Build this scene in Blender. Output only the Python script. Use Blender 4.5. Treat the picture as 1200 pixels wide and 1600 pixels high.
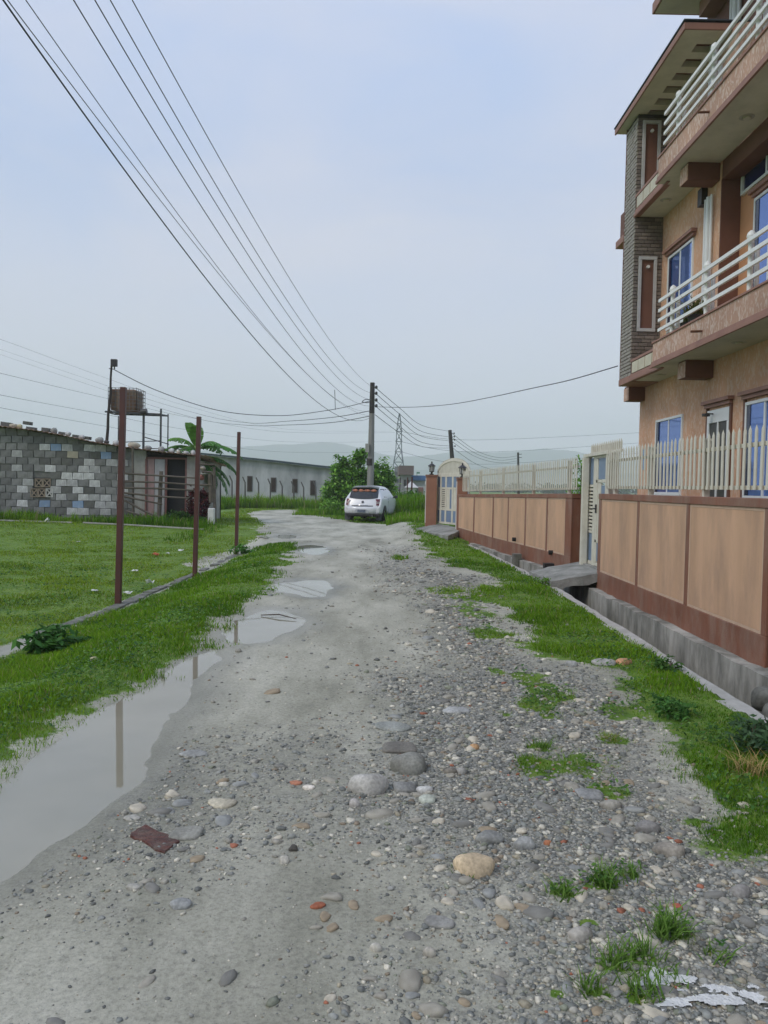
import bpy, bmesh, math, random
import numpy as np
from mathutils import Vector, Matrix
PI = math.pi
R = math.radians
random.seed(7); rng = np.random.default_rng(11)
for o in list(bpy.data.objects): bpy.data.objects.remove(o)
S = bpy.context.scene
C = S.collection

# ------------------------------------------------------------ camera
CAMZ = 1.5
PITCH = math.atan(38.5/1200.0); ROLL = 0.02
cam = bpy.data.cameras.new('camera'); co = bpy.data.objects.new('camera', cam); C.objects.link(co)
cam.sensor_fit = 'VERTICAL'; cam.sensor_height = 36.0; cam.sensor_width = 27.0
cam.lens = 36.0*1200/1600
cam.clip_start = 0.05; cam.clip_end = 20000
CR = Matrix.Rotation(PI/2-PITCH, 3, 'X') @ Matrix.Rotation(ROLL, 3, 'Z')
co.matrix_world = Matrix.Translation((0, 0, CAMZ)) @ CR.to_4x4()
S.camera = co

# ------------------------------------------------------------ sky and sun
SUN_EL, SUN_AZ = 46.0, 234.0      # azimuth: compass angle from +Y, clockwise
W = bpy.data.worlds.new('World'); S.world = W; W.use_nodes = True
wn = W.node_tree.nodes; wl = W.node_tree.links; wn.clear()
wo = wn.new('ShaderNodeOutputWorld'); bg = wn.new('ShaderNodeBackground'); bg.inputs['Strength'].default_value = 0.1
sky = wn.new('ShaderNodeTexSky'); sky.sky_type = 'NISHITA'; sky.sun_disc = False
sky.sun_elevation = R(SUN_EL); sky.sun_rotation = R(SUN_AZ); sky.dust_density = 3.0
tc = wn.new('ShaderNodeTexCoord'); sx = wn.new('ShaderNodeSeparateXYZ')
ramp = wn.new('ShaderNodeValToRGB')
e = ramp.color_ramp.elements
e[0].position = 0.0; e[0].color = (10.4, 10.4, 11.8, 1)
e[1].position = 1.0; e[1].color = (5.4, 7.2, 11.0, 1)
for p, c in ((0.12, (8.3, 8.6, 10.2, 1)), (0.35, (5.6, 6.8, 9.6, 1)), (0.6, (5.2, 6.9, 10.6, 1))):
    q = ramp.color_ramp.elements.new(p); q.color = c
wl.new(tc.outputs['Generated'], sx.inputs[0]); wl.new(sx.outputs['Z'], ramp.inputs['Fac'])
mp = wn.new('ShaderNodeMapping'); mp.inputs['Scale'].default_value = (1.3, 1.3, 3.2)
wl.new(tc.outputs['Generated'], mp.inputs['Vector'])
cn = wn.new('ShaderNodeTexNoise'); cn.inputs['Scale'].default_value = 1.7; cn.inputs['Detail'].default_value = 5; cn.inputs['Roughness'].default_value = 0.5
cn.inputs['Distortion'].default_value = 0.4
wl.new(mp.outputs[0], cn.inputs['Vector'])
cr2 = wn.new('ShaderNodeValToRGB'); cr2.color_ramp.elements[0].position = 0.40; cr2.color_ramp.elements[1].position = 0.68
cr2.color_ramp.elements[0].color = (0, 0, 0, 1); cr2.color_ramp.elements[1].color = (0.75, 0.75, 0.75, 1)
wl.new(cn.outputs['Fac'], cr2.inputs['Fac'])
mxc = wn.new('ShaderNodeMixRGB'); mxc.inputs['Color2'].default_value = (8.3, 8.3, 9.4, 1)
wl.new(cr2.outputs['Color'], mxc.inputs['Fac']); wl.new(ramp.outputs['Color'], mxc.inputs['Color1'])
mxs = wn.new('ShaderNodeMixRGB'); mxs.inputs['Fac'].default_value = 0.9
wl.new(sky.outputs[0], mxs.inputs['Color1']); wl.new(mxc.outputs['Color'], mxs.inputs['Color2'])
wl.new(mxs.outputs['Color'], bg.inputs['Color']); wl.new(bg.outputs[0], wo.inputs['Surface'])
sl = bpy.data.lights.new('sun', 'SUN'); sl.energy = 1.5; sl.angle = R(18); sl.color = (1.0, 0.93, 0.82)
so = bpy.data.objects.new('sun', sl); C.objects.link(so)
az = R(SUN_AZ); el = R(SUN_EL)
sd_ = Vector((math.sin(az)*math.cos(el), math.cos(az)*math.cos(el), math.sin(el)))
so.rotation_euler = (-sd_).to_track_quat('-Z', 'Y').to_euler(); so.location = (0, 0, 30)
S.view_settings.view_transform = 'Standard'; S.view_settings.look = 'None'
S.view_settings.exposure = 0.0; S.view_settings.gamma = 1.0; S.view_settings.use_curve_mapping = False
S.render.engine = 'CYCLES'
try:
    S.cycles.volume_bounces = 4; S.cycles.max_bounces = 12
except Exception: pass

# ------------------------------------------------------------ pixel <-> world
def ray(u, v):
    return CR @ Vector(((u-600)/1200.0, -(v-800)/1200.0, -1.0))
def P(u, v, y):                       # point seen at pixel (u,v) at distance y ahead
    d = ray(u, v); k = y/d.y
    return Vector((d.x*k, y, CAMZ+d.z*k))
def G(u, v, z=0.0):                   # point of plane z seen at pixel
    d = ray(u, v); k = (z-CAMZ)/d.z
    return Vector((d.x*k, d.y*k, z))

# ------------------------------------------------------------ noise
def _h(ix, iy, s):
    n = (ix.astype(np.int64)*374761393 + iy.astype(np.int64)*668265263 + s*69069) & 0x7fffffff
    n = ((n ^ (n >> 13))*1274126177) & 0x7fffffff
    return ((n ^ (n >> 16)) & 0xffff)/65535.0
def vn(x, y, s=0):
    ix = np.floor(x); iy = np.floor(y); fx = x-ix; fy = y-iy
    fx = fx*fx*(3-2*fx); fy = fy*fy*(3-2*fy)
    a = _h(ix, iy, s); b = _h(ix+1, iy, s); c = _h(ix, iy+1, s); d = _h(ix+1, iy+1, s)
    return (a*(1-fx)+b*fx)*(1-fy)+(c*(1-fx)+d*fx)*fy
def fbm(x, y, s=0, o=4):
    t = 0; a = 0.5; tot = 0
    for i in range(o):
        t = t+a*vn(x, y, s+i*17); tot += a; a *= 0.5; x = x*2.03+3.1; y = y*2.03+1.7
    return t/tot*2-1
def sst(a, b, x):
    t = np.clip((x-a)/(b-a), 0, 1); return t*t*(3-2*t)
def sdf(poly, X, Y):                  # signed distance, negative inside
    d2 = np.full(X.shape, 1e18); ins = np.zeros(X.shape, bool); n = len(poly)
    for i in range(n):
        x0, y0 = poly[i][0], poly[i][1]; x1, y1 = poly[(i+1) % n][0], poly[(i+1) % n][1]
        ex, ey = x1-x0, y1-y0; L = ex*ex+ey*ey+1e-12
        t = np.clip(((X-x0)*ex+(Y-y0)*ey)/L, 0, 1)
        d2 = np.minimum(d2, (X-x0-t*ex)**2+(Y-y0-t*ey)**2)
        c = ((y0 > Y) != (y1 > Y)) & (X < (x1-x0)*(Y-y0)/((y1-y0) if abs(y1-y0) > 1e-12 else 1e-12)+x0)
        ins ^= c
    return np.where(ins, -np.sqrt(d2), np.sqrt(d2))
def gp(pts, z=0.0): return [tuple(G(u, v, z))[:2] for u, v in pts]

# ------------------------------------------------------------ masks of the ground
ROAD = gp([(-400, 1480), (0, 1236), (60, 1178), (130, 1122), (200, 1086), (240, 1060), (300, 1030), (330, 1010), (347, 985),
  (370, 966), (388, 952), (390, 940), (404, 928), (426, 911), (442, 895), (460, 870), (466, 858), (452, 849), (420, 849), (396, 852), (384, 847),
  (410, 837), (410, 817), (388, 804), (398, 799), (440, 797), (477, 797), (482, 803), (520, 811), (560, 817), (640, 824), (638, 832),
  (650, 846), (668, 864), (702, 886), (764, 899), (745, 918), (708, 936), (788, 952), (808, 980), (828, 1018), (872, 1030), (958, 1060),
  (970, 1110), (1008, 1150), (1020, 1190), (1036, 1222), (1110, 1262), (1060, 1292), (1092, 1332), (1200, 1356), (1600, 1420), (1600, 2600), (-600, 2600)])
PATCH = [(735, 955, 30, 13), (765, 990, 35, 14), (850, 1080, 38, 26), (845, 1105, 30, 20), (880, 1200, 75, 22), (845, 1172, 35, 10), (955, 1155, 30, 12),
  (980, 1115, 40, 18), (735, 1362, 22, 5), (945, 1385, 34, 12), (880, 1402, 22, 12), (1045, 1462, 40, 20), (1000, 1500, 34, 16), (960, 1515, 30, 14),
  (940, 1560, 30, 14), (990, 1568, 26, 14), (920, 1450, 22, 10), (1020, 1530, 24, 10), (870, 1560, 18, 9), (985, 1370, 26, 9), (1090, 1290, 30, 12),
  (790, 1120, 14, 5), (770, 1050, 22, 8), (830, 1060, 30, 10), (625, 873, 12, 3), (700, 925, 30, 8), (1120, 1500, 16, 8), (930, 1240, 50, 10)]
PATCHW = []
for (u, v, ru, rv) in PATCH:
    c = G(u, v); PATCHW.append((c.x, c.y, ru*c.y/1200, rv*c.y*c.y/1800))
PUD = [gp([(-160, 1330), (0, 1226), (60, 1170), (130, 1118), (200, 1082), (250, 1052), (300, 1025), (328, 1012), (350, 1012), (345, 1030), (300, 1062), (318, 1080), (300, 1108),
           (262, 1130), (250, 1180), (232, 1222), (150, 1282), (90, 1322), (40, 1365), (0, 1388), (-160, 1460)]),
       gp([(346, 988), (362, 972), (392, 960), (420, 952), (455, 954), (474, 962), (476, 972), (458, 988), (425, 1001), (392, 1005), (362, 1002)]),
       gp([(412, 918), (440, 911), (470, 907), (505, 906), (524, 911), (518, 924), (512, 932), (486, 934), (460, 928), (436, 923)]),
       gp([(462, 853), (484, 851), (505, 853), (513, 860), (508, 867), (486, 867), (470, 862)]),
       gp([(424, 838), (440, 835), (462, 836), (462, 841), (440, 842)])]
GRA = gp([(560, 850), (640, 850), (700, 890), (770, 905), (780, 940), (830, 1020), (960, 1060), (1040, 1222), (1260, 1340), (1500, 1500), (1500, 2200), (840, 2200),
          (835, 1560), (790, 1450), (700, 1310), (590, 1240), (545, 1170), (600, 1090), (690, 1040), (700, 985), (650, 940), (600, 890)])
GRB = gp([(250, 1170), (420, 1120), (620, 1090), (660, 1250), (500, 1300), (400, 1330), (330, 1370), (230, 1400), (40, 1402), (-100, 1440), (-80, 1400), (150, 1300), (240, 1230)])
XL = [(-3, -1.95), (3.6, -1.85)] + [(G(u, v).y, G(u, v).x) for u, v in [(60, 1178), (200, 1086), (300, 1030), (347, 985), (390, 940), (442, 895), (466, 858)]] + [(26, -3.0), (31, -5.0), (45, -9.0), (60, -14)]
XLy = np.array([a for a, b in XL]); XLx = np.array([b for a, b in XL])
def xl(y): return np.interp(y, XLy, XLx)
_e = [G(u, v, -0.2) for u, v in [(-60, 1045), (0, 1014), (60, 992), (100, 976), (150, 958), (188, 944), (232, 925), (270, 911), (305, 897), (340, 881), (369, 869)]]
EDLY = np.array([p.y for p in _e]); EDLX = np.array([p.x for p in _e])
# drain lip centre line and wall foot, both as x(y)
LIPY = [-4, 5.2, 8, 11.7, 14.3, 17.5, 19.6, 21]; LIPX = [2.52, 2.52, 2.57, 2.62, 2.56, 2.44, 2.32, 2.2]
LEDY = [-4, 6.6, 11.9, 13.95, 19.2, 22.0, 24]; LEDX = [3.20, 3.20, 3.20, 3.27, 2.59, 2.0, 1.6]
def lipx(y): return np.interp(y, LIPY, LIPX)
def ledx(y): return np.interp(y, LEDY, LEDX)
def pud_sd(X, Y):
    d = np.full(X.shape, 1e9)
    for p in PUD: d = np.minimum(d, sdf(p, X, Y))
    return d
def H(X, Y, full=False):
    X = np.asarray(X, float); Y = np.asarray(Y, float)
    n = fbm(X*1.1, Y*0.8, 3)*0.02+fbm(X*5, Y*5, 9, 3)*0.008
    far = sst(30, 60, np.hypot(X, Y))
    n = n*(1-far)+far*0.12*fbm(X*0.05, Y*0.05, 5)
    s = xl(Y)-X
    lv = -0.225+0.285*sst(19, 27, Y)
    z = n+lv*sst(0.35, 1.9, s)+0.03*sst(0.0, 0.3, s)*(1-sst(0.5, 1.5, s))
    # rise on the far right, round the second gate
    z = z+0.22*sst(0.2, 1.5, X-(-0.4+0.0*Y))*sst(19, 24, Y)*(1-sst(40, 60, Y))
    ps = pud_sd(X, Y)+0.03+(fbm(X*2.2, Y*2.2, 21, 5)*0.10+fbm(X*14, Y*14, 23, 3)*0.02)*np.clip(Y/5, 0.6, 1.6)
    k = sst(0.1, 0.6, ps)
    rim = np.where(ps > 0, 0.03*ps, 0.07*ps)
    rim = np.clip(rim, -0.055, 0.02)-0.001
    zz = np.maximum(z, 0.012*np.clip(ps/0.3, 0, 1))
    z = np.where(s < 0.6, rim*(1-k)+zz*k, np.where(ps < 0.02, rim, z))
    tr = (X > lipx(Y)-0.02) & (X < ledx(Y)+0.16) & (Y < 20.8)
    z = np.where(tr, -0.75, z)
    wx = ledx(Y)+0.15
    z = np.where((X > wx) & (Y < 24.5), -0.05+0.30*sst(0.28, 0.5, X-wx), z)
    if full:
        return z, ps, s
    return z
def grass_mask(X, Y):
    jit = fbm(X*2.2, Y*2.2, 31, 4)*0.30+fbm(X*9, Y*9, 37, 3)*0.12
    g = sdf(ROAD, X, Y)+jit*np.clip(Y/6, 0.7, 1.6)
    m = sst(-0.10, 0.22, g)
    m = m*np.where((Y > 12) & (X > xl(Y)), 0.75+0.25*(fbm(X*1.3, Y*1.3, 55) > -0.3), 1)
    for (cx, cy, rx, ry) in PATCHW:
        d = np.sqrt(((X-cx)/rx)**2+((Y-cy)/ry)**2)+fbm(X*6, Y*6, 41, 4)*0.9
        m = np.maximum(m, (1-sst(0.6, 1.35, d))*0.9)
    # worn earth: edging strip, stony path by the third post
    e1 = sdf(gp([(300, 872), (345, 858), (400, 846), (400, 856), (372, 868), (330, 880)], -0.1), X, Y)
    m = m*(0.15+0.85*sst(-0.1, 0.3, e1+jit))
    m = m*(0.12+0.88*sst(.04, .20, np.abs(X-np.interp(Y, EDLY, EDLX))+jit*.15+9*((Y < 6) | (Y > 18.4))))
    return np.clip(m, 0, 1)
def gravel_mask(X, Y):
    jit = fbm(X*1.4, Y*1.4, 61, 4)*0.5
    a = 1-sst(-0.7, 0.6, sdf(GRA, X, Y)+jit)
    b = 1-sst(-0.3, 0.3, sdf(GRB, X, Y)+jit)
    return np.clip(np.maximum(a*(1-0.55*sst(9, 20, Y)), 0.36*b)+0.045, 0, 1)

# ------------------------------------------------------------ materials
MATS = {}
def nmat(name):
    m = bpy.data.materials.new(name); m.use_nodes = True
    nt = m.node_tree; return m, nt.nodes, nt.links, nt.nodes['Principled BSDF']
def pm(name, c1, c2=None, scale=3.0, rough=0.7, bump=0.0, bscale=None, metal=0.0, detail=5, stretch=(1, 1, 1), rnd=0.0, lo=0.35, hi=0.65, spec=0.5, dirt=None, dscale=1.2, damt=0.5):
    if name in MATS: return MATS[name]
    m, n, l, b = nmat(name)
    b.inputs['Roughness'].default_value = rough; b.inputs['Metallic'].default_value = metal
    b.inputs['Specular IOR Level'].default_value = spec
    t = n.new('ShaderNodeTexCoord'); mpn = n.new('ShaderNodeMapping'); mpn.inputs['Scale'].default_value = stretch
    l.new(t.outputs['Object'], mpn.inputs['Vector'])
    c2 = c2 or tuple(x*0.8 for x in c1)
    ns = n.new('ShaderNodeTexNoise'); ns.inputs['Scale'].default_value = scale; ns.inputs['Detail'].default_value = detail; ns.inputs['Roughness'].default_value = 0.6
    l.new(mpn.outputs[0], ns.inputs['Vector'])
    r = n.new('ShaderNodeValToRGB'); r.color_ramp.elements[0].position = lo; r.color_ramp.elements[1].position = hi
    r.color_ramp.elements[0].color = (*c1, 1); r.color_ramp.elements[1].color = (*c2, 1)
    l.new(ns.outputs['Fac'], r.inputs['Fac']); col = r.outputs['Color']
    if dirt:
        n2 = n.new('ShaderNodeTexNoise'); n2.inputs['Scale'].default_value = dscale; n2.inputs['Detail'].default_value = 8; n2.inputs['Roughness'].default_value = 0.7
        mp2 = n.new('ShaderNodeMapping'); mp2.inputs['Scale'].default_value = (1, 1, 0.35); mp2.inputs['Location'].default_value = (3, 5, 7)
        l.new(t.outputs['Object'], mp2.inputs['Vector']); l.new(mp2.outputs[0], n2.inputs['Vector'])
        r2 = n.new('ShaderNodeValToRGB'); r2.color_ramp.elements[0].position = 0.45; r2.color_ramp.elements[1].position = 0.75
        r2.color_ramp.elements[0].color = (0, 0, 0, 1); r2.color_ramp.elements[1].color = (damt, damt, damt, 1)
        l.new(n2.outputs['Fac'], r2.inputs['Fac'])
        mx = n.new('ShaderNodeMixRGB'); mx.inputs['Color2'].default_value = (*dirt, 1)
        l.new(r2.outputs['Color'], mx.inputs['Fac']); l.new(col, mx.inputs['Color1']); col = mx.outputs['Color']
    if rnd:
        oi = n.new('ShaderNodeObjectInfo'); mr = n.new('ShaderNodeMapRange'); mr.inputs['To Min'].default_value = 1-rnd; mr.inputs['To Max'].default_value = 1+rnd
        l.new(oi.outputs['Random'], mr.inputs['Value'])
        hs = n.new('ShaderNodeHueSaturation'); l.new(mr.outputs[0], hs.inputs['Value']); l.new(col, hs.inputs['Color']); col = hs.outputs['Color']
    l.new(col, b.inputs['Base Color'])
    if bump:
        bn = n.new('ShaderNodeTexNoise'); bn.inputs['Scale'].default_value = bscale or scale*4; bn.inputs['Detail'].default_value = 4
        l.new(mpn.outputs[0], bn.inputs['Vector'])
        bp = n.new('ShaderNodeBump'); bp.inputs['Strength'].default_value = bump; bp.inputs['Distance'].default_value = 0.02
        l.new(bn.outputs['Fac'], bp.inputs['Height']); l.new(bp.outputs[0], b.inputs['Normal'])
    MATS[name] = m; return m
def leafmat(name, trans=0.35, tint=(1, 1, 1)):
    if name in MATS: return MATS[name]
    m = bpy.data.materials.new(name); m.use_nodes = True; n = m.node_tree.nodes; l = m.node_tree.links; n.clear()
    o = n.new('ShaderNodeOutputMaterial'); a = n.new('ShaderNodeAttribute'); a.attribute_name = 'Col'
    d = n.new('ShaderNodeBsdfPrincipled'); d.inputs['Roughness'].default_value = 0.6; d.inputs['Specular IOR Level'].default_value = 0.12
    t = n.new('ShaderNodeBsdfTranslucent'); mx = n.new('ShaderNodeMixShader'); mx.inputs[0].default_value = trans
    l.new(a.outputs['Color'], d.inputs['Base Color']); l.new(a.outputs['Color'], t.inputs['Color'])
    l.new(d.outputs[0], mx.inputs[1]); l.new(t.outputs[0], mx.inputs[2]); l.new(mx.outputs[0], o.inputs['Surface'])
    MATS[name] = m; return m
def attrmat(name, rough=0.75, bump=0.3, bscale=60, spec=0.4):
    if name in MATS: return MATS[name]
    m, n, l, b = nmat(name); b.inputs['Roughness'].default_value = rough; b.inputs['Specular IOR Level'].default_value = spec
    a = n.new('ShaderNodeAttribute'); a.attribute_name = 'Col'
    t = n.new('ShaderNodeTexCoord'); ns = n.new('ShaderNodeTexNoise'); ns.inputs['Scale'].default_value = bscale; ns.inputs['Detail'].default_value = 5
    l.new(t.outputs['Object'], ns.inputs['Vector'])
    hs = n.new('ShaderNodeHueSaturation'); mr = n.new('ShaderNodeMapRange'); mr.inputs['From Min'].default_value = 0.3; mr.inputs['From Max'].default_value = 0.7
    mr.inputs['To Min'].default_value = 0.75; mr.inputs['To Max'].default_value = 1.25
    l.new(ns.outputs['Fac'], mr.inputs['Value']); l.new(mr.outputs[0], hs.inputs['Value']); l.new(a.outputs['Color'], hs.inputs['Color'])
    l.new(hs.outputs['Color'], b.inputs['Base Color'])
    bp = n.new('ShaderNodeBump'); bp.inputs['Strength'].default_value = bump; bp.inputs['Distance'].default_value = 0.01
    l.new(ns.outputs['Fac'], bp.inputs['Height']); l.new(bp.outputs[0], b.inputs['Normal'])
    MATS[name] = m; return m

# ------------------------------------------------------------ mesh helpers
def tag(o, label=None, cat=None, group=None, kind=None):
    if label: o['label'] = label
    if cat: o['category'] = cat
    if group: o['group'] = group
    if kind: o['kind'] = kind
    return o
def empty(name, loc, label, cat, group=None, rz=0.0):
    o = bpy.data.objects.new(name, None); o.empty_display_size = 0.2; C.objects.link(o)
    o.location = loc; o.rotation_euler = (0, 0, rz); tag(o, label, cat, group); return o
def link(name, me, parent=None, loc=None):
    o = bpy.data.objects.new(name, me); C.objects.link(o)
    if parent: o.parent = parent
    if loc is not None: o.location = loc
    return o
def wpos(p):
    v = Vector((0, 0, 0))
    while p is not None: v = v+Vector(p.location); p = p.parent
    return v
def fast(name, V, tot, loops, mat, col=None, smooth=False):
    me = bpy.data.meshes.new(name); V = np.ascontiguousarray(V, dtype=np.float32)
    me.vertices.add(len(V)); me.vertices.foreach_set('co', V.ravel())
    me.loops.add(len(loops)); me.loops.foreach_set('vertex_index', np.asarray(loops, np.int32))
    tot = np.asarray(tot, np.int32); st = np.concatenate(([0], np.cumsum(tot)[:-1])).astype(np.int32)
    me.polygons.add(len(tot)); me.polygons.foreach_set('loop_start', st); me.polygons.foreach_set('loop_total', tot)
    if smooth: me.polygons.foreach_set('use_smooth', np.ones(len(tot), bool))
    if col is not None:
        a = me.color_attributes.new('Col', 'FLOAT_COLOR', 'POINT')
        cc = np.ones((len(V), 4), np.float32); cc[:, :3] = col; a.data.foreach_set('color', cc.ravel())
    me.update(calc_edges=True); me.materials.append(mat); return me
class MB:
    def __init__(s): s.v = []; s.f = []; s.m = []; s.mi = 0
    def add(s, vs, fs):
        b = len(s.v); s.v += [tuple(p) for p in vs]; s.f += [tuple(b+i for i in f) for f in fs]; s.m += [s.mi]*len(fs); return s
    def box(s, a, b):
        x0, y0, z0 = [min(a[i], b[i]) for i in range(3)]; x1, y1, z1 = [max(a[i], b[i]) for i in range(3)]
        return s.add([(x0, y0, z0), (x1, y0, z0), (x1, y1, z0), (x0, y1, z0), (x0, y0, z1), (x1, y0, z1), (x1, y1, z1), (x0, y1, z1)],
                     [(0, 3, 2, 1), (4, 5, 6, 7), (0, 1, 5, 4), (1, 2, 6, 5), (2, 3, 7, 6), (3, 0, 4, 7)])
    def bar(s, p, q, w, h=None, up=(0, 0, 1)):      # box beam from p to q
        h = h or w; p = Vector(p); q = Vector(q); d = (q-p).normalized(); u = Vector(up)
        if abs(d.dot(u)) > 0.98: u = Vector((0, 1, 0))
        a = d.cross(u).normalized()*(w/2); c = a.cross(d).normalized()*(h/2)
        vs = [p-a-c, p+a-c, p+a+c, p-a+c, q-a-c, q+a-c, q+a+c, q-a+c]
        return s.add(vs, [(0, 1, 2, 3), (7, 6, 5, 4), (4, 5, 1, 0), (5, 6, 2, 1), (6, 7, 3, 2), (7, 4, 0, 3)])
    def tube(s, pts, r, n=8, cap=True):
        pts = [Vector(p) for p in pts]; rs = [float(np.interp(i/max(1, len(pts)-1), np.linspace(0, 1, len(r)), r)) for i in range(len(pts))] if isinstance(r, (list, tuple)) else [r]*len(pts)
        b = len(s.v); u = None
        for i, p in enumerate(pts):
            d = (pts[min(i+1, len(pts)-1)]-pts[max(i-1, 0)]).normalized()
            if u is None:
                u = Vector((0, 0, 1)) if abs(d.z) < 0.9 else Vector((1, 0, 0))
            a = d.cross(u).normalized(); c = d.cross(a).normalized(); u = -c if (-c).dot(u) > 0 else c
            for k in range(n):
                t = 2*PI*k/n; s.v.append(tuple(p+(a*math.cos(t)+c*math.sin(t))*rs[i]))
        for i in range(len(pts)-1):
            for k in range(n):
                s.f.append((b+i*n+k, b+i*n+(k+1) % n, b+(i+1)*n+(k+1) % n, b+(i+1)*n+k)); s.m.append(s.mi)
        if cap:
            s.f.append(tuple(b+k for k in range(n))[::-1]); s.f.append(tuple(b+(len(pts)-1)*n+k for k in range(n))); s.m += [s.mi]*2
        return s
    def cyl(s, p, q, r, n=16): return s.tube([p, q], r, n)
    def prism(s, poly, axis, a, b):     # poly in 2D, extruded along axis from a to b
        def mk(p, t):
            return {'x': (t, p[0], p[1]), 'y': (p[0], t, p[1]), 'z': (p[0], p[1], t)}[axis]
        n = len(poly); vs = [mk(p, a) for p in poly]+[mk(p, b) for p in poly]
        fs = [tuple(range(n))[::-1], tuple(range(n, 2*n))]+[(i, (i+1) % n, n+(i+1) % n, n+i) for i in range(n)]
        return s.add(vs, fs)
    def mesh(s, name, mat, off=(0, 0, 0), smooth=False):
        me = bpy.data.meshes.new(name)
        me.from_pydata([(a-off[0], b-off[1], c-off[2]) for a, b, c in s.v], [], s.f)
        for m in (mat if isinstance(mat, (list, tuple)) else [mat]): me.materials.append(m)
        if isinstance(mat, (list, tuple)): me.polygons.foreach_set('material_index', s.m)
        bm = bmesh.new(); bm.from_mesh(me); bmesh.ops.recalc_face_normals(bm, faces=bm.faces); bm.to_mesh(me); bm.free()
        if smooth: me.polygons.foreach_set('use_smooth', [True]*len(me.polygons))
        me.update(); return me
    def build(s, name, mat, parent=None, smooth=False, bevel=0, origin=None):
        off = wpos(parent) if parent else Vector((0, 0, 0))
        if origin is not None:
            o = link(name, s.mesh(name, mat, Vector(origin), smooth), parent, Vector(origin)-off)
        else:
            o = link(name, s.mesh(name, mat, off, smooth), parent)
        if bevel:
            md = o.modifiers.new('b', 'BEVEL'); md.width = bevel; md.segments = 2; md.limit_method = 'ANGLE'
        return o
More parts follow.
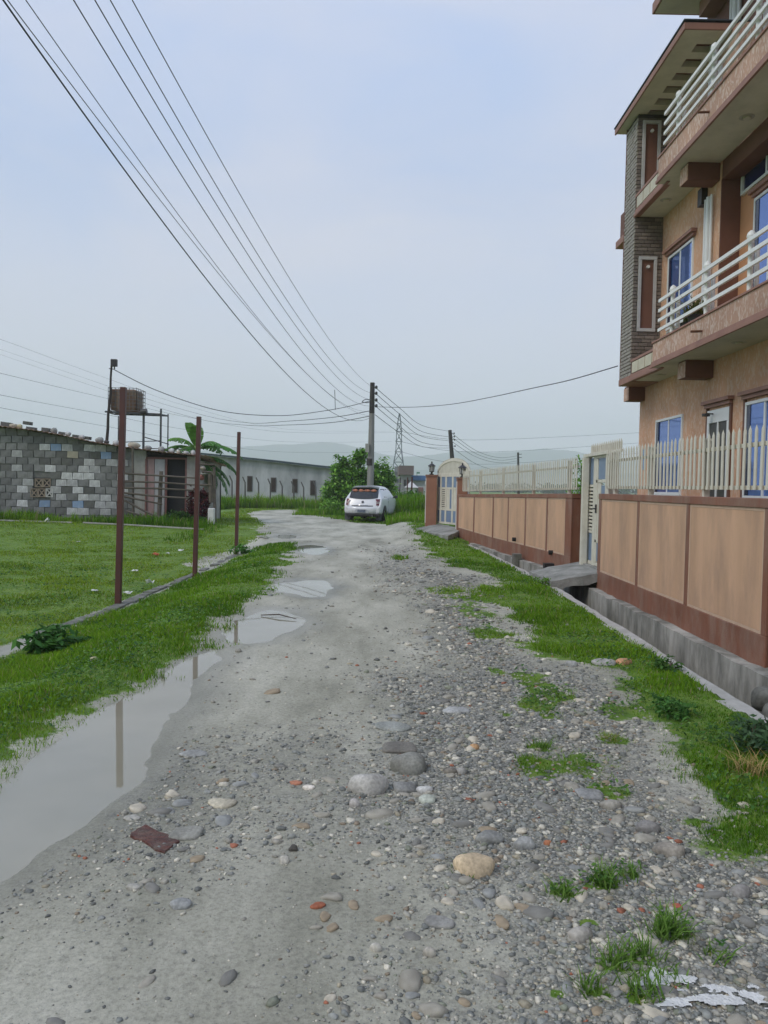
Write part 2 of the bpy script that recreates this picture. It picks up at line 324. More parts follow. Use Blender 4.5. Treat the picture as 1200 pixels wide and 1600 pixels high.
# ============================================================ GROUND
def ground_material():
    m, n, l, b = nmat('ground_mud_gravel_grass')
    t = n.new('ShaderNodeTexCoord')
    def noise(sc, det=6, ro=0.6, st=(1, 1, 1)):
        mpn = n.new('ShaderNodeMapping'); mpn.inputs['Scale'].default_value = st; l.new(t.outputs['Object'], mpn.inputs['Vector'])
        q = n.new('ShaderNodeTexNoise'); q.inputs['Scale'].default_value = sc; q.inputs['Detail'].default_value = det; q.inputs['Roughness'].default_value = ro
        l.new(mpn.outputs[0], q.inputs['Vector']); return q
    def ramp(src, stops):
        r = n.new('ShaderNodeValToRGB'); el = r.color_ramp.elements
        el[0].position = stops[0][0]; el[0].color = (*stops[0][1], 1); el[1].position = stops[-1][0]; el[1].color = (*stops[-1][1], 1)
        for p, c in stops[1:-1]:
            q = el.new(p); q.color = (*c, 1)
        l.new(src, r.inputs['Fac']); return r.outputs['Color']
    def mix(f, a, c, typ='MIX'):
        x = n.new('ShaderNodeMixRGB'); x.blend_type = typ
        for i, s_ in ((0, f), (1, a), (2, c)):
            if hasattr(s_, 'is_linked'): l.new(s_, x.inputs[i])
            elif isinstance(s_, (int, float)): x.inputs[i].default_value = s_
            else: x.inputs[i].default_value = (*s_, 1)
        return x.outputs[0]
    def attr(nm):
        a = n.new('ShaderNodeAttribute'); a.attribute_name = nm; return a.outputs['Fac']
    mud = ramp(noise(0.9, 8, 0.66, (1.3, 0.45, 1)).outputs['Fac'], [(0.30, (0.20, 0.198, 0.152)), (0.43, (0.33, 0.32, 0.25)), (0.56, (0.455, 0.44, 0.355)), (0.72, (0.58, 0.56, 0.47))])
    fine = ramp(noise(55, 6, 0.75).outputs['Fac'], [(0.32, (0.55, 0.55, 0.55)), (0.5, (1, 1, 1)), (0.72, (1.3, 1.3, 1.3))])
    mud = mix(0.8, mud, fine, 'MULTIPLY')
    # scattered dark grit
    grit = ramp(noise(120, 3, 0.8).outputs['Fac'], [(0.60, (0, 0, 0)), (0.68, (1, 1, 1))])
    mud = mix(mix(1.0, grit, (0.5, 0.5, 0.5), 'MULTIPLY'), mud, (0.10, 0.105, 0.10))
    # gravel cells
    def vor(sc, sd):
        vo = n.new('ShaderNodeTexVoronoi'); vo.inputs['Scale'].default_value = sc; mpn = n.new('ShaderNodeMapping'); mpn.inputs['Location'].default_value = (sd, sd*2, 0); mpn.inputs['Scale'].default_value = (1, 1, 0.2)
        l.new(t.outputs['Object'], mpn.inputs['Vector']); l.new(mpn.outputs[0], vo.inputs['Vector']); return vo
    v1 = vor(70, 1.3); v2 = vor(160, 4.7)
    def sep(c):
        q = n.new('ShaderNodeSeparateColor'); l.new(c, q.inputs[0]); return q.outputs[0]
    g1 = ramp(sep(v1.outputs['Color']), [(0.0, (0.12, 0.122, 0.112)), (0.3, (0.195, 0.198, 0.18)), (0.6, (0.28, 0.275, 0.24)), (0.85, (0.38, 0.37, 0.32)), (0.97, (0.60, 0.58, 0.51))])
    g2 = ramp(sep(v2.outputs['Color']), [(0.0, (0.11, 0.11, 0.098)), (0.5, (0.235, 0.23, 0.20)), (0.95, (0.46, 0.44, 0.38))])
    edge = ramp(v1.outputs['Distance'], [(0.35, (1, 1, 1)), (0.75, (0.35, 0.35, 0.35))])
    g1 = mix(1.0, g1, edge, 'MULTIPLY')
    grav = mix(ramp(noise(14, 5, 0.7).outputs['Fac'], [(0.42, (0, 0, 0)), (0.55, (1, 1, 1))]), g2, g1)
    ga = n.new('ShaderNodeMath'); ga.operation = 'MULTIPLY_ADD'
    nz = noise(9, 7, 0.8); sub = n.new('ShaderNodeMath'); sub.operation = 'SUBTRACT'; l.new(nz.outputs['Fac'], sub.inputs[0]); sub.inputs[1].default_value = 0.5
    l.new(sub.outputs[0], ga.inputs[0]); ga.inputs[1].default_value = 2.2; l.new(attr('gravel'), ga.inputs[2])
    gm = ramp(ga.outputs[0], [(0.25, (0, 0, 0)), (0.85, (0.9, 0.9, 0.9))])
    c = mix(gm, mud, grav)
    c = mix(mix(1.0, attr('wet'), (0.75, 0.75, 0.75), 'MULTIPLY'), c, mix(1.0, c, (0.60, 0.59, 0.57), 'MULTIPLY'))
    soil = ramp(noise(6, 8, 0.7).outputs['Fac'], [(0.3, (0.055, 0.10, 0.01)), (0.46, (0.09, 0.18, 0.014)), (0.58, (0.15, 0.24, 0.025)), (0.72, (0.19, 0.175, 0.075))])
    gsub = n.new('ShaderNodeMath'); gsub.operation = 'SUBTRACT'; l.new(noise(7, 8, 0.75).outputs['Fac'], gsub.inputs[0]); gsub.inputs[1].default_value = 0.5
    gma = n.new('ShaderNodeMath'); gma.operation = 'MULTIPLY_ADD'; l.new(gsub.outputs[0], gma.inputs[0]); gma.inputs[1].default_value = 1.8; l.new(attr('grass'), gma.inputs[2])
    c = mix(ramp(gma.outputs[0], [(0.55, (0, 0, 0)), (0.75, (1, 1, 1))]), c, soil)
    l.new(c, b.inputs['Base Color'])
    rr = n.new('ShaderNodeMapRange'); rr.inputs['To Min'].default_value = 0.85; rr.inputs['To Max'].default_value = 0.34; l.new(attr('wet'), rr.inputs['Value']); l.new(rr.outputs[0], b.inputs['Roughness'])
    hb = mix(gm, noise(40, 8, 0.75).outputs['Fac'], ramp(v1.outputs['Distance'], [(0.0, (1, 1, 1)), (0.8, (0, 0, 0))]))
    bp = n.new('ShaderNodeBump'); bp.inputs['Strength'].default_value = 0.55; bp.inputs['Distance'].default_value = 0.012
    l.new(hb, bp.inputs['Height']); l.new(bp.outputs[0], b.inputs['Normal'])
    return m
def build_ground():
    ang = np.concatenate([np.arange(-180, -42, 4.0), np.arange(-42, -33, 1.0), np.arange(-33, 33, 0.17), np.arange(33, 42, 1.0), np.arange(42, 180, 4.0)])
    rad = [0.05, 0.3, 0.7, 1.1, 1.5]
    while rad[-1] < 60: rad.append(rad[-1]*1.0105)
    while rad[-1] < 7000: rad.append(rad[-1]*1.06)
    rad = np.array(rad); A, Rr = np.meshgrid(np.radians(ang), rad)
    X = np.sin(A)*Rr; Y = np.cos(A)*Rr
    Z, ps, s = H(X, Y, True)
    nr, na = X.shape; V = np.stack([X.ravel(), Y.ravel(), Z.ravel()], 1)
    i = np.arange(nr-1)[:, None]*na; j = np.arange(na)[None, :]; j2 = (j+1) % na
    q = np.stack([i+j, i+j2, i+na+j2, i+na+j], -1).reshape(-1, 4)
    tot = np.concatenate([np.full(len(q), 4), [na]]); loops = np.concatenate([q[:, ::-1].ravel(), np.arange(na)])
    gr = grass_mask(X, Y); gv = gravel_mask(X, Y)*(1-gr)
    wet = (1-sst(0.0, 0.45, ps))*0.9+0.45*sst(0.1, 0.6, fbm(X*0.7, Y*0.5, 77))*(1-sst(-0.5, 0.8, X+0.2))*(Y < 40)
    wet = np.maximum(wet, (1-sst(.1, .3, np.abs(X-np.interp(Y, EDLY, EDLX))))*(Y > 5)*(Y < 19)*.95)
    me = fast('ground', V, tot, loops, ground_material(), smooth=True)
    for nm, d in (('grass', gr), ('gravel', gv), ('wet', np.clip(wet, 0, 1)*(1-gr))):
        a = me.attributes.new(nm, 'FLOAT', 'POINT'); a.data.foreach_set('value', d.ravel().astype(np.float32))
    o = link('ground', me); tag(o, kind='structure')
build_ground()

# puddles: flat sheets of muddy water at one level
def water_material():
    m, n, l, b = nmat('muddy_water'); b.inputs['Roughness'].default_value = 0.02; b.inputs['IOR'].default_value = 1.75
    t = n.new('ShaderNodeTexCoord'); ns = n.new('ShaderNodeTexNoise'); ns.inputs['Scale'].default_value = 0.8; ns.inputs['Detail'].default_value = 4
    l.new(t.outputs['Object'], ns.inputs['Vector'])
    r = n.new('ShaderNodeValToRGB'); r.color_ramp.elements[0].color = (0.25, 0.235, 0.17, 1); r.color_ramp.elements[1].color = (0.33, 0.31, 0.235, 1)
    r.color_ramp.elements[0].position = 0.35; r.color_ramp.elements[1].position = 0.65
    l.new(ns.outputs['Fac'], r.inputs['Fac']); l.new(r.outputs[0], b.inputs['Base Color'])
    n2 = n.new('ShaderNodeTexNoise'); n2.inputs['Scale'].default_value = 3; l.new(t.outputs['Object'], n2.inputs['Vector'])
    bp = n.new('ShaderNodeBump'); bp.inputs['Strength'].default_value = 0.03; bp.inputs['Distance'].default_value = 0.004
    l.new(n2.outputs['Fac'], bp.inputs['Height']); l.new(bp.outputs[0], b.inputs['Normal'])
    return m
WM = water_material()
for k, p in enumerate(PUD):
    cx = sum(a for a, b in p)/len(p); cy = sum(b for a, b in p)/len(p); vs = []
    n = len(p); area = sum(p[i][0]*p[(i+1) % n][1]-p[(i+1) % n][0]*p[i][1] for i in range(n)); sg = 1 if area > 0 else -1
    for i in range(n):
        a = Vector(p[i-1]); c = Vector(p[(i+1) % n]); d = (c-a).normalized(); nn = Vector((d.y, -d.x))*sg
        q = Vector(p[i])+nn*0.09*max(1, cy/5); vs.append((q.x, q.y, -0.001))
    me = bpy.data.meshes.new('puddle'); me.from_pydata(vs, [], [tuple(range(n)) if sg > 0 else tuple(range(n))[::-1]]); me.materials.append(WM)
    o = link('puddle', me); tag(o, kind='structure')

# broken concrete edging through the three steel posts
edg = [tuple(G(u, v, -0.2)) for u, v in [(-60, 1045), (0, 1014), (60, 992), (100, 976), (150, 958), (188, 944), (232, 925), (270, 911), (305, 897), (340, 881), (369, 869)]]
MC = pm('old_concrete', (0.24, 0.235, 0.21), (0.11, 0.11, 0.095), 6, 0.9, 0.6, 30, dirt=(0.07, 0.08, 0.04), dscale=3, damt=0.95)
def strip_pts(pts, step):
    out = []
    for a, b in zip(pts[:-1], pts[1:]):
        a = Vector(a); b = Vector(b); L = (b-a).length; k = max(1, int(L/step))
        for i in range(k): out.append(a.lerp(b, i/k))
    out.append(Vector(pts[-1])); return out
mb = MB(); pp = strip_pts(edg, 0.30)
for a, b in zip(pp[:-1], pp[1:]):
    d = (b-a); j = random.uniform(-.035, .035)
    za = float(H(a.x, a.y)); zb = float(H(b.x, b.y))
    w = random.uniform(.13, .2)
    if random.random() < .16: continue
    mb.bar((a.x+j, a.y, za-random.uniform(0, .02)), (b.x+j-d.x*.03, b.y-d.y*.03, zb-random.uniform(0, .02)), w, random.uniform(.05, .085))
o = mb.build('edging', MC, bevel=0.012); tag(o, kind='structure')
EDX = np.array([p.x for p in pp]); EDY = np.array([p.y for p in pp])

# ============================================================ STONES (loose gravel)
def ico(sub):
    bm = bmesh.new(); bmesh.ops.create_icosphere(bm, subdivisions=sub, radius=1.0)
    V = np.array([v.co for v in bm.verts]); F = np.array([[v.index for v in f.verts] for f in bm.faces]); bm.free(); return V, F
PALS = np.array([(0.17, 0.185, 0.195), (0.22, 0.235, 0.245), (0.27, 0.27, 0.26), (0.33, 0.33, 0.32), (0.12, 0.13, 0.135), (0.40, 0.395, 0.37),
                 (0.29, 0.27, 0.225), (0.52, 0.51, 0.48), (0.20, 0.17, 0.14), (0.30, 0.12, 0.08), (0.19, 0.21, 0.18), (0.24, 0.25, 0.26)])*np.array([1.22, 1.16, 1.01])
PALW = np.array([.17, .16, .16, .11, .12, .09, .05, .045, .04, .007, .055, .05]); PALW = PALW/PALW.sum()
def stones(name, px, py, size, sub, embed=0.35):
    bV, bF = ico(sub); N = len(px); nv = len(bV)
    V = np.repeat(bV[None], N, 0)
    V = V*(1+rng.uniform(-.28, .28, (N, nv, 1)))
    sc = np.stack([rng.uniform(.75, 1.35, N), rng.uniform(.6, 1.0, N), rng.uniform(.3, .62, N)], 1)*size[:, None]
    V = V*sc[:, None, :]
    tx = rng.uniform(-.35, .35, N); a = rng.uniform(0, 2*PI, N)
    c, s = np.cos(tx)[:, None], np.sin(tx)[:, None]
    y = V[..., 1]*c-V[..., 2]*s; z = V[..., 1]*s+V[..., 2]*c
    c, s = np.cos(a)[:, None], np.sin(a)[:, None]
    x = V[..., 0]*c-y*s; y = V[..., 0]*s+y*c
    gz = H(px, py)
    V = np.stack([x+px[:, None], y+py[:, None], z+gz[:, None]+(sc[:, 2]*(1-embed*1.6))[:, None]*0.55], -1)
    F = (bF[None]+(np.arange(N)*nv)[:, None, None]).reshape(-1, 3)
    col = PALS[rng.choice(len(PALS), N, p=PALW)]*rng.uniform(.8, 1.2, (N, 1))
    return V.reshape(-1, 3), F, np.repeat(col, nv, 0)
def sample(N, y0, y1, a0=-30, a1=32):
    y = np.exp(rng.uniform(math.log(y0), math.log(y1), N)); a = np.radians(rng.uniform(a0, a1, N)); return np.tan(a)*y, y
MST = attrmat('river_stone', 0.72, 0.35, 70)
sxp, syp = sample(260000, 1.9, 30)
g = gravel_mask(sxp, syp)*(1-0.85*grass_mask(sxp, syp)); ps = pud_sd(sxp, syp)
dens = np.clip(g*1.0*(0.55+0.8*(fbm(sxp*1.5, syp*1.5, 71)+0.35)), 0, 1)
keep = (rng.random(len(sxp)) < dens*0.75) & (ps > 0.06) & (sxp < lipx(syp)-0.12) & (sxp > xl(syp))
sxp, syp = sxp[keep], syp[keep]
size = np.clip(rng.lognormal(math.log(0.0056), 0.55, len(sxp))*(0.8+0.5*gravel_mask(sxp, syp)), 0.003, 0.024)*np.clip((syp/4.0), 0.8, 2.6)**0.75
V1, F1, C1 = stones('g', sxp, syp, size, 1)
keepn = len(sxp)
o = link('gravel', fast('gravel', V1, np.full(len(F1), 3), F1.ravel(), MST, C1, smooth=False)); tag(o, kind='stuff')
print('gravel', keepn)
# cobbles: bigger ones, joined, the 260 biggest are things of their own further down
cx_, cy_ = sample(24000, 1.95, 24)
g = gravel_mask(cx_, cy_)*(1-0.9*grass_mask(cx_, cy_)); ps = pud_sd(cx_, cy_)
keep = (rng.random(len(cx_)) < np.clip((g-.12)*1.3, 0, 1)**1.6*np.clip(0.55+fbm(cx_*1.2, cy_*1.2, 73), 0.2, 1)*0.85+0.012) & (ps > 0.1) & (cx_ < lipx(cy_)-0.15) & (cx_ > xl(cy_)+.05)
cx_, cy_ = cx_[keep], cy_[keep]
csz = np.clip(rng.lognormal(math.log(0.0135), 0.45, len(cx_)), 0.007, 0.042)*np.clip(cy_/5, 0.9, 1.8)**0.6
order = np.argsort(-csz/cy_); big = order[:220]; rest = order[220:]
V1, F1, C1 = stones('c', cx_[rest], cy_[rest], csz[rest], 2)
o = link('cobbles', fast('cobbles', V1, np.full(len(F1), 3), F1.ravel(), MST, C1, smooth=True)); tag(o, kind='stuff')
print('cobbles', len(rest))

def rock_mesh(name, size, seed, col, sub=3, lump=0.16, mat=None, sharp=0.0):
    V, F = ico(sub); r = np.random.default_rng(seed); ph = r.uniform(0, 9, 6)
    d = 1+lump*(np.sin(V[:, 0]*2.1+ph[0])*np.cos(V[:, 1]*1.9+ph[1])+0.6*np.sin(V[:, 1]*3.3+V[:, 2]*2+ph[2])+0.35*np.sin(V[:, 0]*6+ph[3])*np.sin(V[:, 1]*5+ph[4]))
    V = V*d[:, None]
    if sharp: V = np.sign(V)*np.abs(V)**(1-sharp)
    V = V*np.array(size)
    cc = np.ones((len(V), 3))*np.array(col)*(1+0.18*np.sin(V[:, :1]*(40)+ph[5]))
    return fast(name, V, np.full(len(F), 3), F.ravel(), mat or MST, cc, smooth=True)
def rock(u, v, wpx, hpx, col, label, cat='rock', name='rock', group=None, rz=0.0, seed=1, flat=None, sharp=0.0, z=None, depth=0.8):
    g_ = G(u, v+hpx/2); z0 = float(H(g_.x, g_.y)) if z is None else z; g_ = G(u, v+hpx/2, z0)
    sx_ = wpx/1200*g_.y/2; sz = flat if flat else hpx/1200*g_.y*0.62
    if col[2] >= col[0]*.98: col = (col[0]*1.16, col[1]*1.04, col[2]*.88)
    me = rock_mesh(name, (sx_, sx_*depth, sz), seed, col, sharp=max(sharp, .1))
    o = link(name, me, None, (g_.x, g_.y+sx_*depth*0.6, z0+sz*0.25)); o.rotation_euler = (0, 0, rz); tag(o, label, cat, group); return o
rock(577, 1222, 60, 34, (0.44, 0.42, 0.38), 'large pale lumpy boulder half sunk in the middle of the track', rz=0.3, seed=3)
rock(640, 1190, 56, 34, (0.21, 0.23, 0.235), 'dark grey wedge-shaped stone behind the pale boulder', rz=0.5, seed=9, sharp=0.2)
rock(744, 1350, 62, 36, (0.56, 0.44, 0.29), 'large tan sandy-coloured stone with a grass tuft at its foot', rz=0.0, seed=14)
rock(632, 1226, 40, 20, (0.20, 0.22, 0.24), 'flat blue-grey stone just below the dark wedge-shaped stone', seed=5, flat=0.02, sharp=0.25)
rock(625, 1168, 60, 14, (0.15, 0.155, 0.155), 'dark layered slate slab lying just behind the wedge-shaped stone', seed=6, flat=0.018, sharp=0.3)
rock(614, 1136, 56, 10, (0.30, 0.31, 0.28), 'long flat greenish slab sunk in the gravel beyond the slate slab', seed=7, flat=0.016, sharp=0.25)
rock(712, 1110, 42, 8, (0.40, 0.40, 0.38), 'long pale flat stone in the gravel right of the greenish slab', seed=8, flat=0.016, sharp=0.2)
rock(663, 1233, 26, 11, (0.52, 0.51, 0.48), 'small whitish stone touching the flat blue-grey stone', seed=10)
rock(668, 1249, 28, 11, (0.42, 0.44, 0.37), 'smooth pale green oval stone in front of the small whitish stone', seed=11)
rock(704, 1204, 20, 13, (0.19, 0.17, 0.14), 'brownish round stone right of the wedge-shaped stone', seed=12)
rock(721, 1204, 18, 12, (0.27, 0.29, 0.31), 'blue-grey round stone beside the brownish round stone', seed=13)
rock(553, 1253, 17, 15, (0.34, 0.35, 0.38), 'bluish oval pebble just in front of the pale boulder', seed=15)
rock(482, 1227, 19, 13, (0.68, 0.69, 0.70), 'bright white chip of stone left of the pale boulder', seed=16, flat=0.012, sharp=0.2)
rock(742, 1166, 15, 9, (0.50, 0.30, 0.15), 'small orange-brown pebble beyond the brownish round stone', seed=17)
rock(769, 1307, 42, 20, (0.27, 0.27, 0.25), 'smooth grey oval stone behind the tan sandy-coloured stone', seed=18, flat=0.03)
rock(820, 1317, 34, 20, (0.34, 0.34, 0.32), 'light grey stone just right of the smooth oval stone', seed=19)
rock(1048, 1328, 46, 22, (0.25, 0.25, 0.245), 'large smooth grey cobble at the edge of the right grass', seed=20)
rock(1160, 1393, 32, 20, (0.21, 0.22, 0.24), 'dark blue-grey cobble alone near the right picture edge', seed=21)
rock(908, 1460, 38, 22, (0.31, 0.32, 0.33), 'pale blue-grey angular cobble among the nearest grass tufts', seed=22, sharp=0.15)
rock(955, 1257, 34, 14, (0.26, 0.27, 0.27), 'long grey stone lying on the upper edge of the gravel heap', seed=23)
rock(922, 1240, 44, 14, (0.29, 0.29, 0.28), 'wide flat grey stone at the tip of the small grass patch', seed=24, flat=0.02)
rock(1015, 1262-70+100, 40, 18, (0.19, 0.20, 0.22), 'dark slaty cobble in the gravel heap near the right grass', seed=25)
rock(280, 1411, 34, 18, (0.36, 0.365, 0.35), 'smooth pale oval pebble lying alone on the near left mud', seed=26, flat=0.018)
rock(208, 1382, 22, 17, (0.32, 0.34, 0.35), 'bluish pebble between the brick-red board and the near left mud', seed=27, flat=0.012)
rock(345, 1252, 44, 16, (0.50, 0.45, 0.34), 'flat cream-coloured broken stone behind the brick-red board', seed=28, flat=0.012, sharp=0.3)
rock(288, 1303, 52, 14, (0.24, 0.26, 0.265), 'flat grey stone slab touching the brick-red board', seed=29, flat=0.016, sharp=0.25)
rock(204, 1277, 26, 10, (0.30, 0.32, 0.33), 'thin grey flake of stone near the edge of the big puddle', seed=30, flat=0.010)
rock(444, 1343, 17, 12, (0.42, 0.44, 0.45), 'small pale pebble on the smooth mud in mid track', seed=31)
rock(458, 1325, 15, 10, (0.06, 0.06, 0.06), 'small black stone behind the small pale pebble in mid track', seed=32)
rock(588, 1479, 19, 15, (0.52, 0.49, 0.42), 'round cream pebble at the bottom middle of the track', seed=33)
rock(671, 1486, 20, 17, (0.34, 0.35, 0.35), 'roundish light grey pebble right of the round cream pebble', seed=34)
rock(686, 1437, 46, 24, (0.24, 0.26, 0.28), 'rough bluish broken stone flush with the near mud', seed=35, flat=0.012, sharp=0.2)
rock(300, 1178, 40, 8, (0.27, 0.30, 0.33), 'bluish flat stone on the mud at the big puddle edge', seed=36, flat=0.012, sharp=0.2)
rock(975, 1033, 26, 11, (0.55, 0.30, 0.16), 'orange-brown lump of brick on the right grass near the drain', 'brick lump', 'brick_lump', seed=37, sharp=0.2)
rock(946, 1035, 40, 9, (0.40, 0.39, 0.36), 'flat pale stone beside the orange-brown brick lump', seed=38, flat=0.03, sharp=0.2)
rock(894, 1036, 20, 10, (0.36, 0.36, 0.34), 'grey stone at the top edge of the right gravel', seed=39)
rock(145, 1029, 14, 9, (0.42, 0.36, 0.24), 'small tan stone lying in the left grass verge', seed=40)
rock(280, 1180+0, 2, 2, (0.4, 0.4, 0.4), 'tiny pale chip by the bluish flat stone', seed=41)
rock(497, 1415, 24, 8, (0.30, 0.10, 0.05), 'thin red brick chip on the smooth mud', 'brick chip', 'brick_chip', seed=42, flat=0.008, rz=0.4)
rock(461, 1222, 20, 8, (0.40, 0.17, 0.10), 'reddish brick chip just left of the bright white chip', 'brick chip', 'brick_chip', seed=43, flat=0.01)
rock(1060, 1416, 16, 10, (0.36, 0.09, 0.06), 'bright red brick chip in the gravel heap', 'brick chip', 'brick_chip', seed=44)
rock(856, 1316, 12, 9, (0.45, 0.18, 0.09), 'orange brick chip right of the light grey stone', 'brick chip', 'brick_chip', seed=45)
# anonymous cobbles, shared looks
VAR = [('grey rounded river cobble lying loose in the roadside gravel', (0.27, 0.275, 0.27)), ('dark slaty river cobble lying loose in the roadside gravel', (0.165, 0.175, 0.185)),
       ('pale whitish river cobble lying loose in the roadside gravel', (0.42, 0.415, 0.39)), ('bluish river cobble lying loose in the roadside gravel', (0.23, 0.255, 0.285)),
       ('brownish river cobble lying loose in the roadside gravel', (0.27, 0.235, 0.19))]
VM = [[rock_mesh('cobble', (1, 0.72, 0.42), 100+i*7+k, tuple(c*k2 for c, k2 in zip(VAR[i][1], (1.36, 1.24, 1.04))), sub=2, lump=0.24, sharp=0.12) for k in range(4)] for i in range(5)]
for n_, i in enumerate(big):
    t_ = random.choices(range(5), (5, 4, 2, 3, 1.5))[0]; x, y, s_ = float(cx_[i]), float(cy_[i]), float(csz[i])*1.25
    o = link('cobble', VM[t_][random.randrange(4)], None, (x, y, float(H(x, y))+s_*0.0))
    o.scale = (s_*random.uniform(.9, 1.3), s_*random.uniform(.9, 1.2), s_*random.uniform(.8, 1.1)); o.rotation_euler = (random.uniform(-.2, .2), random.uniform(-.2, .2), random.uniform(0, 6.3))
    tag(o, VAR[t_][0], 'cobble', VAR[t_][0].split(' lying')[0]+'s in the gravel')
# brick-red board
def quad_slab(name, px, z0, th, mat, label, cat):
    pts = [G(u, v, z0) for u, v in px]; c = sum(pts, Vector())/len(pts)
    bm = bmesh.new(); vs = []
    n = len(pts)
    out = []
    for i in range(n):
        a, b = pts[i], pts[(i+1) % n]
        for k in range(5): q = a.lerp(b, k/5); out.append(q+Vector((random.uniform(-.008, .008), random.uniform(-.012, .012), 0)))
    mb = MB(); mb.prism([(p.x, p.y) for p in out], 'z', z0-th*0.3, z0+th*0.7)
    o = mb.build(name, mat, None, origin=c, bevel=0.004); tag(o, label, cat); return o
quad_slab('broken_board', [(202, 1308), (226, 1293), (282, 1317), (256, 1336)], 0.008, 0.018, pm('red_board', (0.16, 0.045, 0.03), (0.07, 0.03, 0.025), 18, 0.6, 0.9, 60, stretch=(1, 2.5, 1), dirt=(0.25, 0.2, 0.15), dscale=14, damt=0.7), 'wet brick-red broken board lying on the mud by the big puddle', 'board')
# stick in the second puddle
mb = MB(); a = G(408, 961, 0.01); b = G(463, 967, 0.015); mb.tube([a, a.lerp(b, .5)+Vector((0, .05, .02)), b], [0.006, 0.008, 0.004], 6)
o = mb.build('stick', pm('twig', (0.07, 0.05, 0.035)), origin=a); tag(o, 'thin dark stick floating across the second puddle', 'stick')
# litter in the field
MPAP = pm('paper', (0.75, 0.75, 0.73), (0.6, 0.6, 0.58), 20); MORG = pm('orange_scrap', (0.55, 0.15, 0.06), (0.4, 0.1, 0.05), 20)
def scrap(u, v, w, mat, label, seed, z=-0.2, h=0.4):
    g_ = G(u, v, z); s_ = w/1200*g_.y; r = random.Random(seed); vs = []; n = 4
    for j in range(n):
        for i in range(n): vs.append(((i/(n-1)-.5)*s_+r.uniform(-.1, .1)*s_, (j/(n-1)-.5)*s_*0.8+r.uniform(-.1, .1)*s_, r.uniform(.1, h)*s_))
    fs = [(j*n+i, j*n+i+1, (j+1)*n+i+1, (j+1)*n+i) for j in range(n-1) for i in range(n-1)]
    mb = MB(); mb.add(vs, fs); me = mb.mesh('scrap', mat)
    g_.z = float(H(g_.x, g_.y))+0.02
    o = link('litter_scrap', me, None, g_); sd = o.modifiers.new('s', 'SOLIDIFY'); sd.thickness = 0.004
    tag(o, label, 'litter')
scrap(243, 855, 9, MORG, 'crumpled orange scrap of litter in the left field', 1, 0.0, .7)
scrap(262, 852, 5, MPAP, 'small white scrap just right of the orange scrap in the field', 2, 0.0)
scrap(283, 849, 8, MPAP, 'whitish scrap left of the second steel post in the field', 3, 0.0, .5)
scrap(211, 894, 10, MPAP, 'flat white scrap of paper right of the nearest steel post', 4)
scrap(234, 913, 12, MPAP, 'crumpled white lump of litter beside the concrete edging', 5, -.2, .8)
scrap(148, 925, 10, MPAP, 'white scrap of paper left of the nearest steel post', 6)
scrap(200, 928, 12, MPAP, 'yellowish scrap by the foot of the nearest steel post', 7)
scrap(73, 820, 6, MPAP, 'white scrap in the weeds below the vent blocks', 8, 0.0, 1.5)
scrap(123, 838, 5, MPAP, 'white fleck in the grass in front of the block hut', 9, 0.0)
scrap(338, 873, 5, MPAP, 'pale scrap between the second and third steel posts', 10, -.1)

# ============================================================ GRASS
def blades(px, py, h, w, col, lean=0.5, base=None):
    lean = np.asarray(lean, float)
    N = len(px); a = rng.uniform(0, 2*PI, N); gz = H(px, py)-0.008 if base is None else base
    dx, dy = np.cos(a)*w/2, np.sin(a)*w/2
    la = rng.uniform(0, 2*PI, N); L = rng.uniform(0.1, 1, N)*lean*h; lx, ly = np.cos(la)*L, np.sin(la)*L
    B = np.stack([px, py, gz], 1)
    v = np.empty((N, 5, 3)); v[:, 0] = B+np.stack([-dx, -dy, 0*dx], 1); v[:, 1] = B+np.stack([dx, dy, 0*dx], 1)
    M = B+np.stack([lx*0.35, ly*0.35, h*0.6], 1)
    v[:, 2] = M+np.stack([dx, dy, 0*dx], 1)*0.8; v[:, 3] = M-np.stack([dx, dy, 0*dx], 1)*0.8
    v[:, 4] = B+np.stack([lx, ly, h], 1)
    b = (np.arange(N)*5)[:, None]
    q = b+np.array([[0, 1, 2, 3]]); t = b+np.array([[3, 2, 4]])
    loops = np.concatenate([q, t], 1).ravel(); tot = np.tile([4, 3], N)
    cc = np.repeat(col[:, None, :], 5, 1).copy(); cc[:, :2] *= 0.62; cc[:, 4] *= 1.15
    return v.reshape(-1, 3), tot, loops, cc.reshape(-1, 3)
MG = leafmat('grass_blade', 0.3)
def gcol(px, py, N, yel=0.0):
    yel = np.broadcast_to(np.asarray(yel, float), (N,))[:, None]; n = fbm(px*0.8, py*0.8, 91)[:, None]; k = rng.random((N, 1))
    c1 = np.array([(0.068, 0.175, 0.008)]); c2 = np.array([(0.155, 0.33, 0.016)]); c3 = np.array([(0.30, 0.39, 0.035)])
    c = c1+(c2-c1)*np.clip(0.5+n*0.9+rng.normal(0, .25, (N, 1)), 0, 1)
    c = c+(c3-c)*np.clip(yel+0.35*n+rng.normal(0, .2, (N, 1)), 0, 0.9)
    c = np.where(k > 0.955, np.array([[0.38, 0.33, 0.16]]), c)
    return c*rng.uniform(.75, 1.25, (N, 1))
N = 1220000
gx, gy = sample(N, 1.9, 62, -35, 40)
gm = grass_mask(gx, gy); ps = pud_sd(gx, gy)
ed = np.abs(gx-np.interp(gy, EDY, EDX)) < 0.12; ed &= (gy > 6) & (gy < 18.3)
keep = (rng.random(N) < gm*(0.85+0.45*fbm(gx*2.6, gy*2.6, 95))*1.0*(0.62+0.38*sst(3, 9, gy))) & ~ed & (gx < np.where(gy < 20, lipx(gy)-0.06, 99)) & (ps > -0.12)
keep &= ~((gy > 24) & (gy < 45) & (gx < -8.4) & (gy > 27.9))
keep &= ~((gx > ledx(gy)) & (gy < 24))
